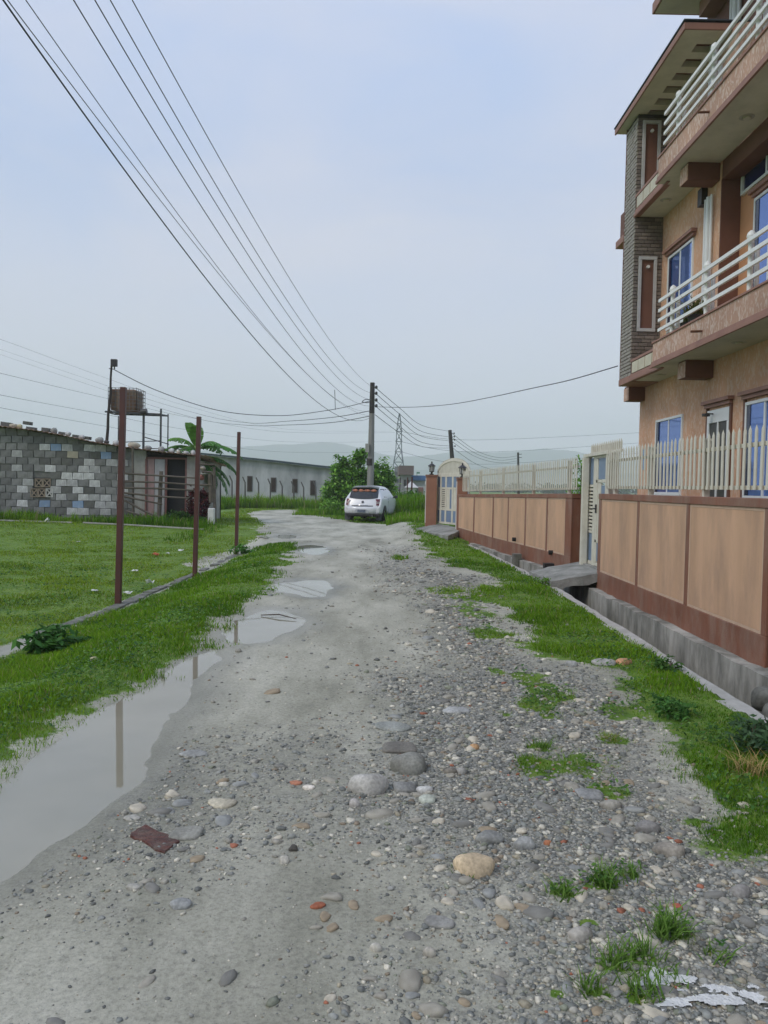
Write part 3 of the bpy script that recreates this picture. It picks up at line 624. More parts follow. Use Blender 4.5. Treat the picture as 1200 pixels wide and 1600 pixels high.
gx, gy = gx[keep], gy[keep]; N = len(gx); print('grass', N)
fieldw = sst(-0.1, 0.3, np.interp(gy, EDY, EDX)-gx) if True else 0
tuft = np.clip(0.75+1.1*fbm(gx*1.7, gy*1.7, 97), 0.35, 1.9)
hh = (0.052*(1-fieldw)+0.036*fieldw)*tuft*rng.uniform(.5, 1.35, N)
patchy = (gx > xl(gy)+0.6) & (gy < 14) & (sdf(ROAD, gx, gy) < 0.05)
hh = np.where(patchy, hh*0.55, hh)
hh = hh*np.clip(gy/8, 0.85, 1.5)**0.5
hut = sst(24.5, 26.8, gy)*(gx < -6.3)*(gy < 31); hh = hh*(1+hut*2.6*np.clip(.4+fbm(gx*1.5, gy*1.5, 101), 0, 1))
far = (gy > 31) & (gx > -8); hh = np.where(far, hh*1.6, hh)
ww = np.where(patchy, .8, 1)*0.0042*np.clip(gy/4, 0.8, 99)**0.85*rng.uniform(.7, 1.4, N)
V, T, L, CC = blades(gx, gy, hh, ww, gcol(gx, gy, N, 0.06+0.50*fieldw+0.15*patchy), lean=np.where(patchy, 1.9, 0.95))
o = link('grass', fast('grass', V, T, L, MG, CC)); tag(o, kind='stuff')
# tall weeds
def weeds(name, n, fn, hmin, hmax, wid, yel=0.0, lean=.5, label=None):
    x, y = fn(n); h = rng.uniform(hmin, hmax, len(x))*np.clip(.7+.8*fbm(x*1.1, y*1.1, 103), .35, 1.4)
    V, T, L, CC = blades(x, y, h, wid*rng.uniform(.6, 1.5, len(x)), gcol(x, y, len(x), yel), lean=lean)
    o = link(name, fast(name, V, T, L, MG, CC)); tag(o, label, kind='stuff'); return o
def rect(x0, x1, y0, y1):
    return lambda n: (rng.uniform(x0, x1, n), rng.uniform(y0, y1, n))
weeds('tall_weeds', 9000, rect(-0.2, 3.2, 34.5, 44), .45, 1.15, .035, 0.0)
weeds('tall_weeds', 2600, rect(0.1, 1.9, 29.5, 35), .15, .5, .028, 0.0)
weeds('tall_weeds', 9000, rect(-11.5, -3.2, 48.5, 51.5), .35, 1.1, .035, 0.1)
weeds('tall_weeds', 3500, rect(-11.5, -9.3, 44.5, 49), .3, .9, .03, 0.05)
weeds('tall_weeds', 2600, rect(-4.6, -0.9, 38.5, 42), .15, .5, .03, 0.0)
weeds('tall_weeds', 7000, rect(-15.5, -6.4, 26.5, 27.85), .08, .50, .02, 0.0)
weeds('tall_weeds', 1600, rect(-8.9, -5.9, 25.6, 27.0), .1, .5, .02, 0.0)
weeds('tall_weeds', 500, rect(-6.3, -5.3, 21.5, 26.5), .1, .3, .018, 0.0)

# clover and small broad leaves spread through the verges
lx, ly = sample(60000, 2.4, 16, -31, 33)
gm = grass_mask(lx, ly); k_ = (gm > .6) & (fbm(lx*1.3, ly*1.3, 131) > .08) & (lx < lipx(ly)-.08) & (pud_sd(lx, ly) > .05)
lx, ly = lx[k_][:14000], ly[k_][:14000]; lz = H(lx, ly)+rng.uniform(.015, .055, len(lx)); N = len(lx)
a = rng.uniform(0, 2*PI, N); s_ = (.010*np.clip(ly/4, .8, 4)**.6*rng.uniform(.6, 1.5, N))[:, None]
d = np.stack([np.cos(a), np.sin(a), rng.normal(.1, .35, N)], 1); t = np.stack([-np.sin(a), np.cos(a), rng.normal(0, .3, N)], 1); p_ = np.stack([lx, ly, lz], 1)
V = np.stack([p_, p_+d*s_+t*s_*.7, p_+d*s_*2, p_+d*s_-t*s_*.7], 1).reshape(-1, 3)
cc = np.array([(.06, .15, .03), (.10, .22, .04), (.16, .28, .07), (.05, .12, .035)])[rng.integers(0, 4, N)]*rng.uniform(.8, 1.2, (N, 1))
o = link('clover', fast('clover', V, np.full(N, 4), np.arange(4*N), MG, np.repeat(cc, 4, 0))); tag(o, kind='stuff')
# ============================================================ DRAIN AND BRIDGES
MCD = pm('drain_concrete', (0.46, 0.445, 0.40), (0.20, 0.195, 0.17), 2.2, 0.9, 0.9, 18, stretch=(1, 1, 0.3), dirt=(0.06, 0.065, 0.045), dscale=2.6, damt=0.95, lo=.4, hi=.6)
MLIP = pm('lip_concrete', (0.50, 0.49, 0.46), (0.38, 0.37, 0.345), 5, 0.9, 0.4, 40, dirt=(0.20, 0.19, 0.16), dscale=4, damt=0.5)
def sheetbox(name, fx0, fx1, ys, z0, z1, mat, rough=0.0, ztop=None):
    V = []; F = []
    for i, y in enumerate(ys):
        a, b = float(fx0(y)), float(fx1(y)); j = random.uniform(-rough, rough); zt = z1+random.uniform(-rough, rough)*.6
        if ztop: zt += ztop(y)
        V += [(a+j, y, z0), (b, y, z0), (b, y, zt), (a+j, y, zt)]
    for i in range(len(ys)-1):
        k = i*4
        for a, b in ((0, 1), (1, 2), (2, 3), (3, 0)): F.append((k+a, k+b, k+4+b, k+4+a))
    F += [(3, 2, 1, 0), tuple(len(V)-4+i for i in range(4))]
    mb = MB(); mb.add(V, F); return mb.build(name, mat)
ys1 = list(np.arange(-3, 20.6, 0.22))
o = sheetbox('drain_lip', lambda y: lipx(y)-0.10, lambda y: lipx(y)+0.075, ys1, -0.70, 0.012, MLIP, 0.014); tag(o, kind='structure')
def ledz(y): return 0.1*float(sst(18, 22, y))
o = sheetbox('drain_wall', lambda y: ledx(y), lambda y: ledx(y)+0.30, ys1, -0.80, -0.006, MCD, 0.02, ledz); tag(o, kind='structure')
o = sheetbox('drain_floor', lambda y: lipx(y)-0.0, lambda y: ledx(y)+0.02, list(np.arange(-3, 21, 1.0)), -0.74, -0.62, pm('drain_mud', (0.05, 0.05, 0.04), (0.09, 0.09, 0.07), 4, 0.4)); tag(o, kind='structure')
# rubble spilling over the broken drain wall near the right edge
MRB = attrmat('rubble', 0.9, 0.8, 25)
for k, (x, y, z, s_) in enumerate([(3.10, 5.75, -.22, .16), (3.12, 5.45, -.30, .15), (3.06, 6.05, -.36, .13), (3.08, 5.6, -.48, .17), (3.14, 6.2, -.16, .11), (2.98, 5.9, -.58, .14), (3.12, 5.2, -.2, .16)]):
    me = rock_mesh('rubble', (s_, s_*1.2, s_*.8), 800+k, (.15, .15, .13), sub=3, lump=.22, mat=MRB, sharp=.3)
    o = link('rubble', me, None, (x, y, z)); tag(o, 'broken dark concrete lump crumbling from the drain wall near the right edge', 'rubble', 'concrete lumps in the near drain')
# bridge slabs
MSL = pm('slab_concrete', (0.36, 0.355, 0.33), (0.22, 0.22, 0.20), 3, 0.9, 0.7, 30, dirt=(0.08, 0.085, 0.07), dscale=2.5, damt=0.8)
def warped_slab(name, c4, th, label, n=8):
    # c4: four top corners, bilinear, with slight wobble
    a, b, c, d = [Vector(p) for p in c4]; mb = MB(); V = []; F = []
    r = random.Random(3)
    for j in range(n+1):
        for i in range(n+1):
            p = a.lerp(b, i/n).lerp(d.lerp(c, i/n), j/n); e_ = (i in (0, n) or j in (0, n))
            V.append((p.x+(r.uniform(-.02, .02) if e_ else 0), p.y+(r.uniform(-.02, .02) if e_ else 0), p.z+r.uniform(-.006, .006)+0.05*math.sin(PI*i/n)*math.sin(PI*j/n)))
    m_ = len(V); V += [(x, y, z-th*(1+r.uniform(-.2, .2))) for x, y, z in V[:m_]]
    w = n+1
    for j in range(n):
        for i in range(n):
            k = j*w+i; F.append((k, k+1, k+w+1, k+w)); F.append((m_+k+w, m_+k+w+1, m_+k+1, m_+k))
    ring = [i for i in range(w)]+[j*w+n for j in range(1, w)]+[n*w+i for i in range(n-1, -1, -1)]+[j*w for j in range(n-1, 0, -1)]
    for i in range(len(ring)):
        x, y = ring[i], ring[(i+1) % len(ring)]; F.append((y, x, m_+x, m_+y))
    mb.add(V, F); o = mb.build(name, MSL, None, origin=a); tag(o, label, 'slab'); return o
warped_slab('bridge_slab', [(2.62, 11.86, 0.10), (3.56, 11.86, 0.27), (3.56, 13.62, 0.27), (2.58, 13.55, 0.07)], 0.15, 'tilted weathered concrete slab bridging the drain to the nearer gate')
warped_slab('bridge_slab', [(0.80, 24.1, 0.20), (1.78, 21.1, 0.20), (2.3, 22.1, 0.36), (1.75, 24.6, 0.38)], 0.22, 'grey concrete slab in front of the far arched gate')

# ============================================================ COMPOUND WALL
MBR = pm('brown_paint', (0.25, 0.098, 0.055), (0.195, 0.078, 0.045), 2.5, 0.6, 0.2, 60, dirt=(0.30, 0.21, 0.16), dscale=3.5, damt=0.8)
MPE = pm('peach_paint', (0.66, 0.41, 0.26), (0.54, 0.33, 0.205), 3.0, 0.65, 0.2, 50, stretch=(1, 1, 0.10), dirt=(0.36, 0.235, 0.165), dscale=2.6, damt=0.85)
MPL = pm('peach_trim', (0.60, 0.43, 0.31), (0.54, 0.37, 0.26), 8, 0.6)
MIV = pm('ivory_paint', (0.70, 0.67, 0.57), (0.62, 0.59, 0.49), 6, 0.45, 0.05, 60, dirt=(0.33, 0.28, 0.2), dscale=6, damt=0.4)
MWH = pm('white_trim', (0.72, 0.71, 0.67), (0.62, 0.61, 0.58), 5, 0.5)
MGB = pm('blue_sheet', (0.20, 0.28, 0.40), (0.16, 0.23, 0.34), 3, 0.35, 0, metal=0.0)
MBK = pm('black_metal', (0.02, 0.02, 0.022), (0.035, 0.03, 0.03), 20, 0.45)
MDK = pm('dark_void', (0.012, 0.012, 0.012), (0.02, 0.02, 0.02), 3, 0.8)
def wall_run(A, B, z0a, z0b, z1a, z1b, baseh, seps, name, label, th=0.2, first=0.15, last=0.15):
    """wall from A to B (x,y); seps: fractions where the raised brown strips stand; panels between them"""
    A = Vector((A[0], A[1])); B = Vector((B[0], B[1])); L = (B-A).length; d = (B-A)/L; nrm = Vector((-d.y, d.x))
    if nrm.x > 0: nrm = -nrm             # towards the street (-x)
    root = empty(name, (A.x, A.y, z0a), label, 'wall')
    def pt(s, off, z): q = A+d*s+nrm*off; return (q.x, q.y, z)
    def zb(s): return z0a+(z0b-z0a)*s/L
    def zt(s): return z1a+(z1b-z1a)*s/L
    def slab(mb, s0, s1, o0, o1, h0, h1):     # h as functions
        V = [pt(s0, o0, h0(s0)), pt(s1, o0, h0(s1)), pt(s1, o1, h0(s1)), pt(s0, o1, h0(s0)), pt(s0, o0, h1(s0)), pt(s1, o0, h1(s1)), pt(s1, o1, h1(s1)), pt(s0, o1, h1(s0))]
        mb.add(V, [(0, 3, 2, 1), (4, 5, 6, 7), (0, 1, 5, 4), (1, 2, 6, 5), (2, 3, 7, 6), (3, 0, 4, 7)])
    mb = MB(); slab(mb, 0.01, L-0.01, -th, -0.022, lambda s: zb(s)-0.05, lambda s: zt(s)-0.012); mb.build('masonry', MBR, root)
    mb = MB(); slab(mb, 0, L, -0.021, 0.006, lambda s: zb(s)-0.1, lambda s: zb(s)+baseh); mb.build('base_band', MBR, root, bevel=0.006)
    mb = MB(); slab(mb, 0, L, -th-0.01, 0.012, lambda s: zt(s)-0.085, lambda s: zt(s)); mb.build('coping', MBR, root, bevel=0.006)
    edges = [(0, first)]+[(L*f-0.045, L*f+0.045) for f in seps]+[(L-last, L)]
    for a, b in edges:
        mb = MB(); slab(mb, a, b, -0.021, 0.004, lambda s: zb(s)+baseh+.001, lambda s: zt(s)-0.086); mb.build('pilaster', MBR, root, bevel=0.004)
    for (a0, a1), (b0, b1) in zip(edges[:-1], edges[1:]):
        mb = MB(); slab(mb, a1+0.03, b0-0.03, -0.020, -0.006, lambda s: zb(s)+baseh+.03, lambda s: zt(s)-0.115); mb.build('panel', MPE, root)
        mb = MB()
        slab(mb, a1, b0, -0.021, -0.002, lambda s: zb(s)+baseh+.002, lambda s: zb(s)+baseh+.028)
        slab(mb, a1, a1+.028, -0.021, -0.003, lambda s: zb(s)+baseh+.029, lambda s: zt(s)-0.087)
        slab(mb, b0-.028, b0, -0.021, -0.003, lambda s: zb(s)+baseh+.029, lambda s: zt(s)-0.087)
        slab(mb, a1+.029, b0-.029, -0.021, -0.003, lambda s: zt(s)-.113, lambda s: zt(s)-0.087)
        mb.build('panel_bevel', MPL, root)
    return root, A, d, nrm, L, zt
w1 = wall_run((3.335, 6.63), (3.335, 11.92), 0.0, 0.0, 1.47, 1.47, 0.27, [1.79/5.29, 3.44/5.29], 'compound_wall', 'near peach and brown panelled boundary wall in front of the house', last=0.14, first=0.09)
w2 = wall_run((3.41, 13.95), (2.73, 19.2), 0.0, 0.0, 1.455, 1.39, 0.30, [.25, .51, .755], 'compound_wall', 'middle peach and brown panelled boundary wall beyond the nearer gate', first=0.32, last=0.045)
w3 = wall_run((2.728, 19.21), (2.10, 22.0), 0.0, 0.1, 1.389, 1.35, 0.30, [.5], 'compound_wall', 'farthest stretch of panelled boundary wall running up to the lamp pillars', first=0.045, last=0.12)
# weep holes in the brown base
for (u, v) in ((767, 842), (847, 863)):
    g_ = P(u, v, 17.3 if u == 767 else 14.9); x = float(np.interp(g_.y, [13.95, 19.2], [3.41, 2.73]))
    mb = MB(); mb.cyl((x-0.07, g_.y-0.0, g_.z), (x+0.02, g_.y, g_.z), 0.045, 10); mb.build('weep_pipe', MDK, w2[0])
# drain pipes
for (u, v, y, r_, m_) in ((789, 860, 16.6, 0.11, MC), (826, 880, 14.6, 0.09, MBK)):
    x = float(ledx(y)); mb = MB(); mb.tube([(x-.03, y, -0.7), (x-.03, y, 0.02)], r_, 12); mb.box((x-.12, y-.09, 0.02), (x+.06, y+.09, 0.12))
    o = mb.build('drain_pipe', m_, None, origin=(x, y, -.7)); tag(o, 'pale capped concrete pipe standing in the far drain' if m_ is MC else 'dark short pipe standing in the drain just beyond the slab bridge', 'pipe')

# ------------------------------------------------------------ picket fences on the wall
def picket_mesh(w=0.044, t=0.010, h=0.60):
    mb = MB(); mb.box((-t/2, -w/2, 0), (t/2, w/2, h-0.07))
    b = h-0.07; V = [(-t/2, -w/2, b), (t/2, -w/2, b), (t/2, w/2, b), (-t/2, w/2, b), (-t/2, -w/2*.9, b+.025), (t/2, -w/2*.9, b+.025), (t/2, w/2*.9, b+.025), (-t/2, w/2*.9, b+.025), (0, 0, h)]
    mb.add(V, [(0, 1, 5, 4), (1, 2, 6, 5), (2, 3, 7, 6), (3, 0, 4, 7), (4, 5, 8), (5, 6, 8), (6, 7, 8), (7, 4, 8)])
    return mb.mesh('picket', MIV)
PKM = picket_mesh()
def picket_fence(A, B, za, zb, label, pitch=0.115, posts=()):
    A = Vector((A[0], A[1], za)); B = Vector((B[0], B[1], zb)); d = B-A; L = d.length; d /= L
    root = empty('picket_fence', A, label, 'fence'); n = int(L/pitch); ang = math.atan2(-d.x, d.y)
    for i in range(n+1):
        q = d*(i*pitch); o = link('picket', PKM, root, (q.x, q.y, q.z+random.uniform(-.004, .004))); o.rotation_euler = (random.uniform(-.008, .008), random.uniform(-.008, .008), ang)
    for h in (0.02, 0.42):
        mb = MB(); mb.bar(A+Vector((0.035, 0, h)), B+Vector((0.035, 0, h)), 0.035, 0.04); mb.build('rail', MIV, root)
    for s in posts:
        q = A+d*s; mb = MB(); mb.box((q.x-.03+.06, q.y-.03, q.z-0.12), (q.x+.03+.06, q.y+.03, q.z+.52)); mb.box((q.x+.02, q.y-.04, q.z+.52), (q.x+.1, q.y+.04, q.z+.545)); mb.build('post', MIV, root)
    return root
picket_fence((3.39, 6.35), (3.39, 11.85), 1.545, 1.545, 'ivory picket fence on the near wall in front of the house windows', posts=(0.1, 1.9, 3.6, 5.1))
picket_fence((3.47, 13.9), (2.79, 19.2), 1.53, 1.47, 'ivory picket fence on the middle stretch of wall', posts=(0.5, 2.6, 4.9))
picket_fence((2.78, 19.3), (2.20, 21.7), 1.47, 1.43, 'farthest ivory picket fence next to the lamp pillar', posts=(1.2,))
# ------------------------------------------------------------ nearer gate
root = empty('metal_gate', (3.5, 12.5, 0.28), 'ivory and blue metal gate with louvres above the slab bridge', 'gate')
XG = 3.5
def gb(name, y0, y1, z0, z1, mat=None, x0=XG-0.02, x1=XG+0.02, parent=None):
    mb = MB(); mb.box((x0, y0, z0), (x1, y1, z1)); return mb.build(name, mat or MIV, parent or root, bevel=0.003)
gb('frame_post', 12.03-.20, 12.03, 0.27, 2.14, x0=XG-.05, x1=XG+.05)
gb('frame_post', 13.07, 13.13, 0.27, 2.08)
gb('centre_post', 12.66, 12.82, 0.27, 2.08)
gb('header', 11.86, 13.28, 2.085, 2.135, x0=XG-.08, x1=XG+.06)
gb('blue_pane', 12.83, 13.06, 1.62, 2.06, MGB, XG-.008, XG+.008)
gb('blue_pane', 12.83, 13.06, 0.34, 0.80, MGB, XG-.008, XG+.008)
gb('cross_rail', 12.83, 13.06, 1.575, 1.615); gb('cross_rail', 12.83, 13.06, 0.805, 0.845); gb('cross_rail', 12.83, 13.06, 0.28, 0.335)
gb('louvre_back', 12.83, 13.06, 0.85, 1.57, MDK, XG+.012, XG+.02)
for k in range(12): gb('louvre', 12.83, 13.06, 0.858+k*0.06, 0.858+k*0.06+0.034)
gb('blue_pane', 12.13, 12.56, 1.70, 2.04, MGB, XG-.008, XG+.008)
gb('blue_pane', 12.16, 12.38, 0.76, 1.60, MGB, XG-.008, XG+.008)
gb('blue_pane', 12.13, 12.56, 0.36, 0.66, MGB, XG-.008, XG+.008)
gb('door_leaf', 12.39, 12.56, 0.72, 1.64, None, XG-.012, XG+.012)
for z in (0.285, 0.665, 1.645, 2.045): gb('door_rail', 12.05, 12.65, z, z+0.05)
gb('door_stile', 12.04, 12.125, 0.34, 2.04); gb('door_stile', 12.565, 12.65, 0.34, 2.04)
mb = MB(); mb.tube([(XG-.03, 12.60, 1.22), (XG-.08, 12.60, 1.22), (XG-.08, 12.52, 1.22)], 0.012, 6); mb.box((XG-.035, 12.57, 1.15), (XG-.02, 12.63, 1.29)); mb.build('handle', MBK, root)
for k in range(16):
    y = 11.42+k*0.108; mb = MB(); mb.box((XG-.01, y-.022, 2.14), (XG+.01, y+.022, 2.25)); mb.add([(XG-.01, y-.022, 2.25), (XG+.01, y-.022, 2.25), (XG+.01, y+.022, 2.25), (XG-.01, y+.022, 2.25), (XG, y, 2.31)], [(0, 1, 4), (1, 2, 4), (2, 3, 4), (3, 0, 4)])
    mb.build('spike', MIV, root)
gb('spike_rail', 11.36, 11.85, 2.10, 2.14)
gb('sill', 11.95, 13.2, 0.22, 0.278, MSL, XG-.1, XG+.25)
o = MB().box((3.36, 13.02-.0, 0.24), (3.46, 13.12, 2.07)).build('gate_post', MIV, None, bevel=0.005, origin=(3.41, 13.07, .24)); tag(o, 'square ivory metal post left of the nearer gate', 'post')
mb = MB(); mb.tube([(3.5, 13.3, .28), (3.5, 13.3, 1.9)], 0.02, 8); o = mb.build('thin_pipe', MBK, None, origin=(3.5, 13.3, .28)); tag(o, 'dark thin pipe between the square ivory post and the nearer gate', 'pipe')
# gate continuing past the right picture edge
root = empty('metal_gate', (3.42, 5.9, 0.05), 'blue-grey sheet metal gate beyond the near end of the wall at the right picture edge', 'gate')
gb('blue_pane', 5.2, 6.54, 0.1, 1.9, MGB, 3.41, 3.43); gb('frame_post', 6.55, 6.60, 0.05, 1.95, None, 3.39, 3.45); gb('frame_post', 5.15, 5.2, 0.05, 1.95, None, 3.39, 3.45)

# ------------------------------------------------------------ far arched gate, pillars, lamps
def pillar(x, y, z0, z1, w, label):
    r = empty('gate_pillar', (x, y, z0), label, 'pillar')
    mb = MB(); mb.box((x-w/2, y-w/2, z0-.2), (x+w/2, y+w/2, z1-.06)); mb.build('shaft', pm('pillar_paint', (0.34, 0.16, 0.095), (0.29, 0.13, 0.08), 3, .6), r, bevel=.01)
    mb = MB(); mb.box((x-w/2-.02, y-w/2-.02, z1-.058), (x+w/2+.02, y+w/2+.02, z1)); mb.build('cap', MBR, r)
    a, b = y-w/2+.05, y+w/2-.05; X0 = x-w/2-.012; mb = MB(); za, zb_ = z0+.05, z1-.12
    for q in ((a, a+.03, za, zb_), (b-.03, b, za, zb_), (a+.03, b-.03, za, za+.03), (a+.03, b-.03, zb_-.03, zb_)): mb.box((X0, q[0], q[2]), (x-w/2+.002, q[1], q[3]))
    mb.build('white_trim', MWH, r); return r
pillar(1.49, 24.45, 0.35, 1.93, 0.34, 'brown gate pillar left of the arched gate with white outline')
pillar(2.24, 22.2, 0.15, 1.83, 0.30, 'brown gate pillar right of the arched gate at the end of the wall')
MLG = pm('lamp_glass', (0.6, 0.6, 0.58), (0.5, 0.5, 0.5), 3, 0.15)
def lantern(x, y, z, label):
    r = empty('lantern', (x, y, z), label, 'lamp')
    mb = MB(); mb.cyl((x, y, z), (x, y, z+.03), .07, 12); mb.cyl((x, y, z+.03), (x, y, z+.09), .035, 10); mb.cyl((x, y, z+.09), (x, y, z+.11), .09, 6); mb.build('base', MBK, r)
    mb = MB(); mb.tube([(x, y, z+.11), (x, y, z+.27)], [.062, .088], 6); mb.build('glass', MLG, r)
    mb = MB()
    for k in range(6):
        t = 2*PI*k/6; mb.bar((x+.064*math.cos(t), y+.064*math.sin(t), z+.11), (x+.094*math.cos(t), y+.094*math.sin(t), z+.275), .016)
    mb.build('cage', MBK, r)
    mb = MB(); mb.tube([(x, y, z+.27), (x, y, z+.29), (x, y, z+.345), (x, y, z+.36), (x, y, z+.40), (x, y, z+.43)], [.125, .12, .05, .02, .025, .004], 8); mb.build('roof', MBK, r)
lantern(1.49, 24.45, 1.93, 'black lantern on the left pillar of the arched gate')
lantern(2.24, 22.2, 1.83, 'black lantern on the right pillar of the arched gate')
A2 = Vector((1.70, 24.55)); B2 = Vector((2.50, 22.55)); Lg = (B2-A2).length; dg = (B2-A2)/Lg; zg = 0.40
root = empty('arched_gate', (A2.x, A2.y, zg), 'ivory arched double gate with blue panes between the lantern pillars', 'gate')
ng = Vector((-dg.y, dg.x))
def ob(mb, s0, s1, z0, z1, t=0.02, off=0):
    V = []
    for z in (z0, z1):
        for s, o_ in ((s0, -t), (s1, -t), (s1, t), (s0, t)):
            q = A2+dg*s+ng*(o_+off); V.append((q.x, q.y, z))
    mb.add(V, [(0, 3, 2, 1), (4, 5, 6, 7), (0, 1, 5, 4), (1, 2, 6, 5), (2, 3, 7, 6), (3, 0, 4, 7)])
def gp2(name, s0, s1, z0, z1, mat=None, t=.02, off=0):
    mb = MB(); ob(mb, s0, s1, z0, z1, t, off); return mb.build(name, mat or MIV, root)
ztop = 1.93
cols = [0.0, 0.26, 0.62, 1.08, 1.54, 1.90, Lg]
for c_ in cols: gp2('stile', max(0, c_-.05), min(Lg, c_+.05), zg, ztop)
for c0, c1 in zip(cols[:-1], cols[1:]):
    a, b = c0+.051, c1-.051
    for z in (zg, zg+.42, zg+1.08, ztop-.06): gp2('cross_rail', a, b, z, z+.06, t=.018)
    louv = abs((c0+c1)/2-0.44) < .05 or abs((c0+c1)/2-1.72) < .05
    gp2('blue_pane', a, b, zg+.062, zg+.418, MGB, .006); gp2('blue_pane', a, b, zg+1.142, ztop-.062, MGB, .006)
    if louv:
        gp2('louvre_back', a, b, zg+.482, zg+1.078, MDK, .004, .01)
        for k in range(10): gp2('louvre', a, b, zg+.485+k*.06, zg+.485+k*.06+.036, t=.014)
    else:
        gp2('ivory_sheet', a, a+(b-a)*.6, zg+.482, zg+1.078, None, .008); gp2('blue_pane', a+(b-a)*.6+.002, b, zg+.482, zg+1.078, MGB, .006)
def arch(s): t = (s/Lg)*2-1; return 1.95+0.42*math.sqrt(max(0, 1-t*t*0.98))
mb = MB(); n_ = 22
for i in range(n_):
    s0, s1 = Lg*i/n_, Lg*(i+1)/n_; q0 = A2+dg*s0; q1 = A2+dg*s1; mb.bar((q0.x, q0.y, arch(s0)), (q1.x, q1.y, arch(s1)), .05, .06)
mb.build('arch_band', MIV, root)
gp2('lintel', 0, Lg, 1.932, 1.985)
for i in range(26):
    s = Lg*(i+.5)/26; gp2('arch_slat', s-.028, s+.028, 1.987, arch(s)+.07, t=.008)

# ============================================================ HOUSE
def stucco(name, c, light, amt=0.6):
    m, n, l, b = nmat(name); b.inputs['Roughness'].default_value = 0.8
    t = n.new('ShaderNodeTexCoord'); mpn = n.new('ShaderNodeMapping'); mpn.inputs['Scale'].default_value = (1, 1, .42); l.new(t.outputs['Object'], mpn.inputs['Vector'])
    ns = n.new('ShaderNodeTexNoise'); ns.inputs['Scale'].default_value = 16; ns.inputs['Detail'].default_value = 3; ns.inputs['Distortion'].default_value = 1.6; l.new(mpn.outputs[0], ns.inputs['Vector'])
    r = n.new('ShaderNodeValToRGB'); r.color_ramp.elements[0].position = .50; r.color_ramp.elements[1].position = .60; r.color_ramp.elements[0].color = (0, 0, 0, 1); r.color_ramp.elements[1].color = (1, 1, 1, 1)
    l.new(ns.outputs['Fac'], r.inputs['Fac'])
    n2 = n.new('ShaderNodeTexNoise'); n2.inputs['Scale'].default_value = .9; n2.inputs['Detail'].default_value = 6; l.new(t.outputs['Object'], n2.inputs['Vector'])
    r2 = n.new('ShaderNodeValToRGB'); r2.color_ramp.elements[0].position = .35; r2.color_ramp.elements[1].position = .7; r2.color_ramp.elements[0].color = (.75, .75, .75, 1); r2.color_ramp.elements[1].color = (1.1, 1.1, 1.1, 1)
    l.new(n2.outputs['Fac'], r2.inputs['Fac'])
    fm = n.new('ShaderNodeMath'); fm.operation = 'MULTIPLY'; fm.inputs[1].default_value = amt; l.new(r.outputs[0], fm.inputs[0])
    mx = n.new('ShaderNodeMixRGB'); mx.inputs[1].default_value = (*c, 1); mx.inputs[2].default_value = (*light, 1); l.new(fm.outputs[0], mx.inputs[0])
    m2 = n.new('ShaderNodeMixRGB'); m2.blend_type = 'MULTIPLY'; m2.inputs[0].default_value = 1; l.new(mx.outputs[0], m2.inputs[1]); l.new(r2.outputs[0], m2.inputs[2])
    l.new(m2.outputs[0], b.inputs['Base Color'])
    bp = n.new('ShaderNodeBump'); bp.inputs['Strength'].default_value = .5; bp.inputs['Distance'].default_value = .006; l.new(r.outputs[0], bp.inputs['Height']); l.new(bp.outputs[0], b.inputs['Normal'])
    return m
MST1 = stucco('stucco_peach', (0.70, 0.40, 0.25), (0.80, 0.62, 0.48), .6)
MST2 = stucco('stucco_rose', (0.52, 0.32, 0.23), (0.72, 0.58, 0.49), .75)
MSMO = pm('smooth_peach', (0.62, 0.31, 0.16), (0.56, 0.28, 0.14), 2, .75)
MHB = pm('house_brown', (0.17, 0.075, 0.048), (0.14, 0.062, 0.04), 3, .7)
MHT = pm('house_trim', (0.33, 0.17, 0.125), (0.27, 0.135, 0.10), 4, .6)
MCE = pm('soffit_cream', (0.66, 0.61, 0.50), (0.58, 0.54, 0.44), 2, .8, dirt=(.3, .28, .2), dscale=2, damt=.4)
MFR = pm('white_frame', (0.74, 0.76, 0.76), (0.68, 0.70, 0.70), 4, .35)
MRA = pm('white_rail', (0.80, 0.81, 0.78), (0.74, 0.75, 0.72), 4, .35)
def glass_mat():
    m, n, l, b = nmat('blue_window_glass'); b.inputs['Base Color'].default_value = (0.055, 0.13, 0.42, 1); b.inputs['Roughness'].default_value = 0.03; b.inputs['Metallic'].default_value = 0.55; b.inputs['Specular IOR Level'].default_value = .8
    t = n.new('ShaderNodeTexCoord'); ns = n.new('ShaderNodeTexNoise'); ns.inputs['Scale'].default_value = 1.3; l.new(t.outputs['Object'], ns.inputs['Vector'])
    bp = n.new('ShaderNodeBump'); bp.inputs['Strength'].default_value = .05; bp.inputs['Distance'].default_value = .01; l.new(ns.outputs['Fac'], bp.inputs['Height']); l.new(bp.outputs[0], b.inputs['Normal'])
    mx = n.new('ShaderNodeValToRGB'); mx.color_ramp.elements[0].color = (0.10, 0.19, 0.50, 1); mx.color_ramp.elements[1].color = (0.16, 0.27, 0.62, 1); l.new(ns.outputs['Fac'], mx.inputs['Fac']); l.new(mx.outputs[0], b.inputs['Base Color'])
    return m
MGL = glass_mat(); MGD = pm('dark_glass', (0.012, 0.018, 0.05), (0.02, 0.03, 0.08), 2, .08)
HX = 5.1; RX = 5.40
house = empty('house', (HX, 12, 0.2), 'three-storey peach and brown house with balconies and a tiled corner tower', 'house')
def hb(name, a, b, mat, parent=None, bevel=0):
    mb = MB(); mb.box(a, b); return mb.build(name, mat, parent or house, bevel=bevel)
Z1, Z2, ZC = 3.58, 6.62, 8.52
YE = 15.5; YN = 1.0
hb('ground_floor_wall', (HX, YN, 0.1), (12, YE, Z1+.05), MST1)
hb('plinth', (HX-.05, YN, 0.1), (HX-.001, YE+.03, 1.45-.02), MHB)
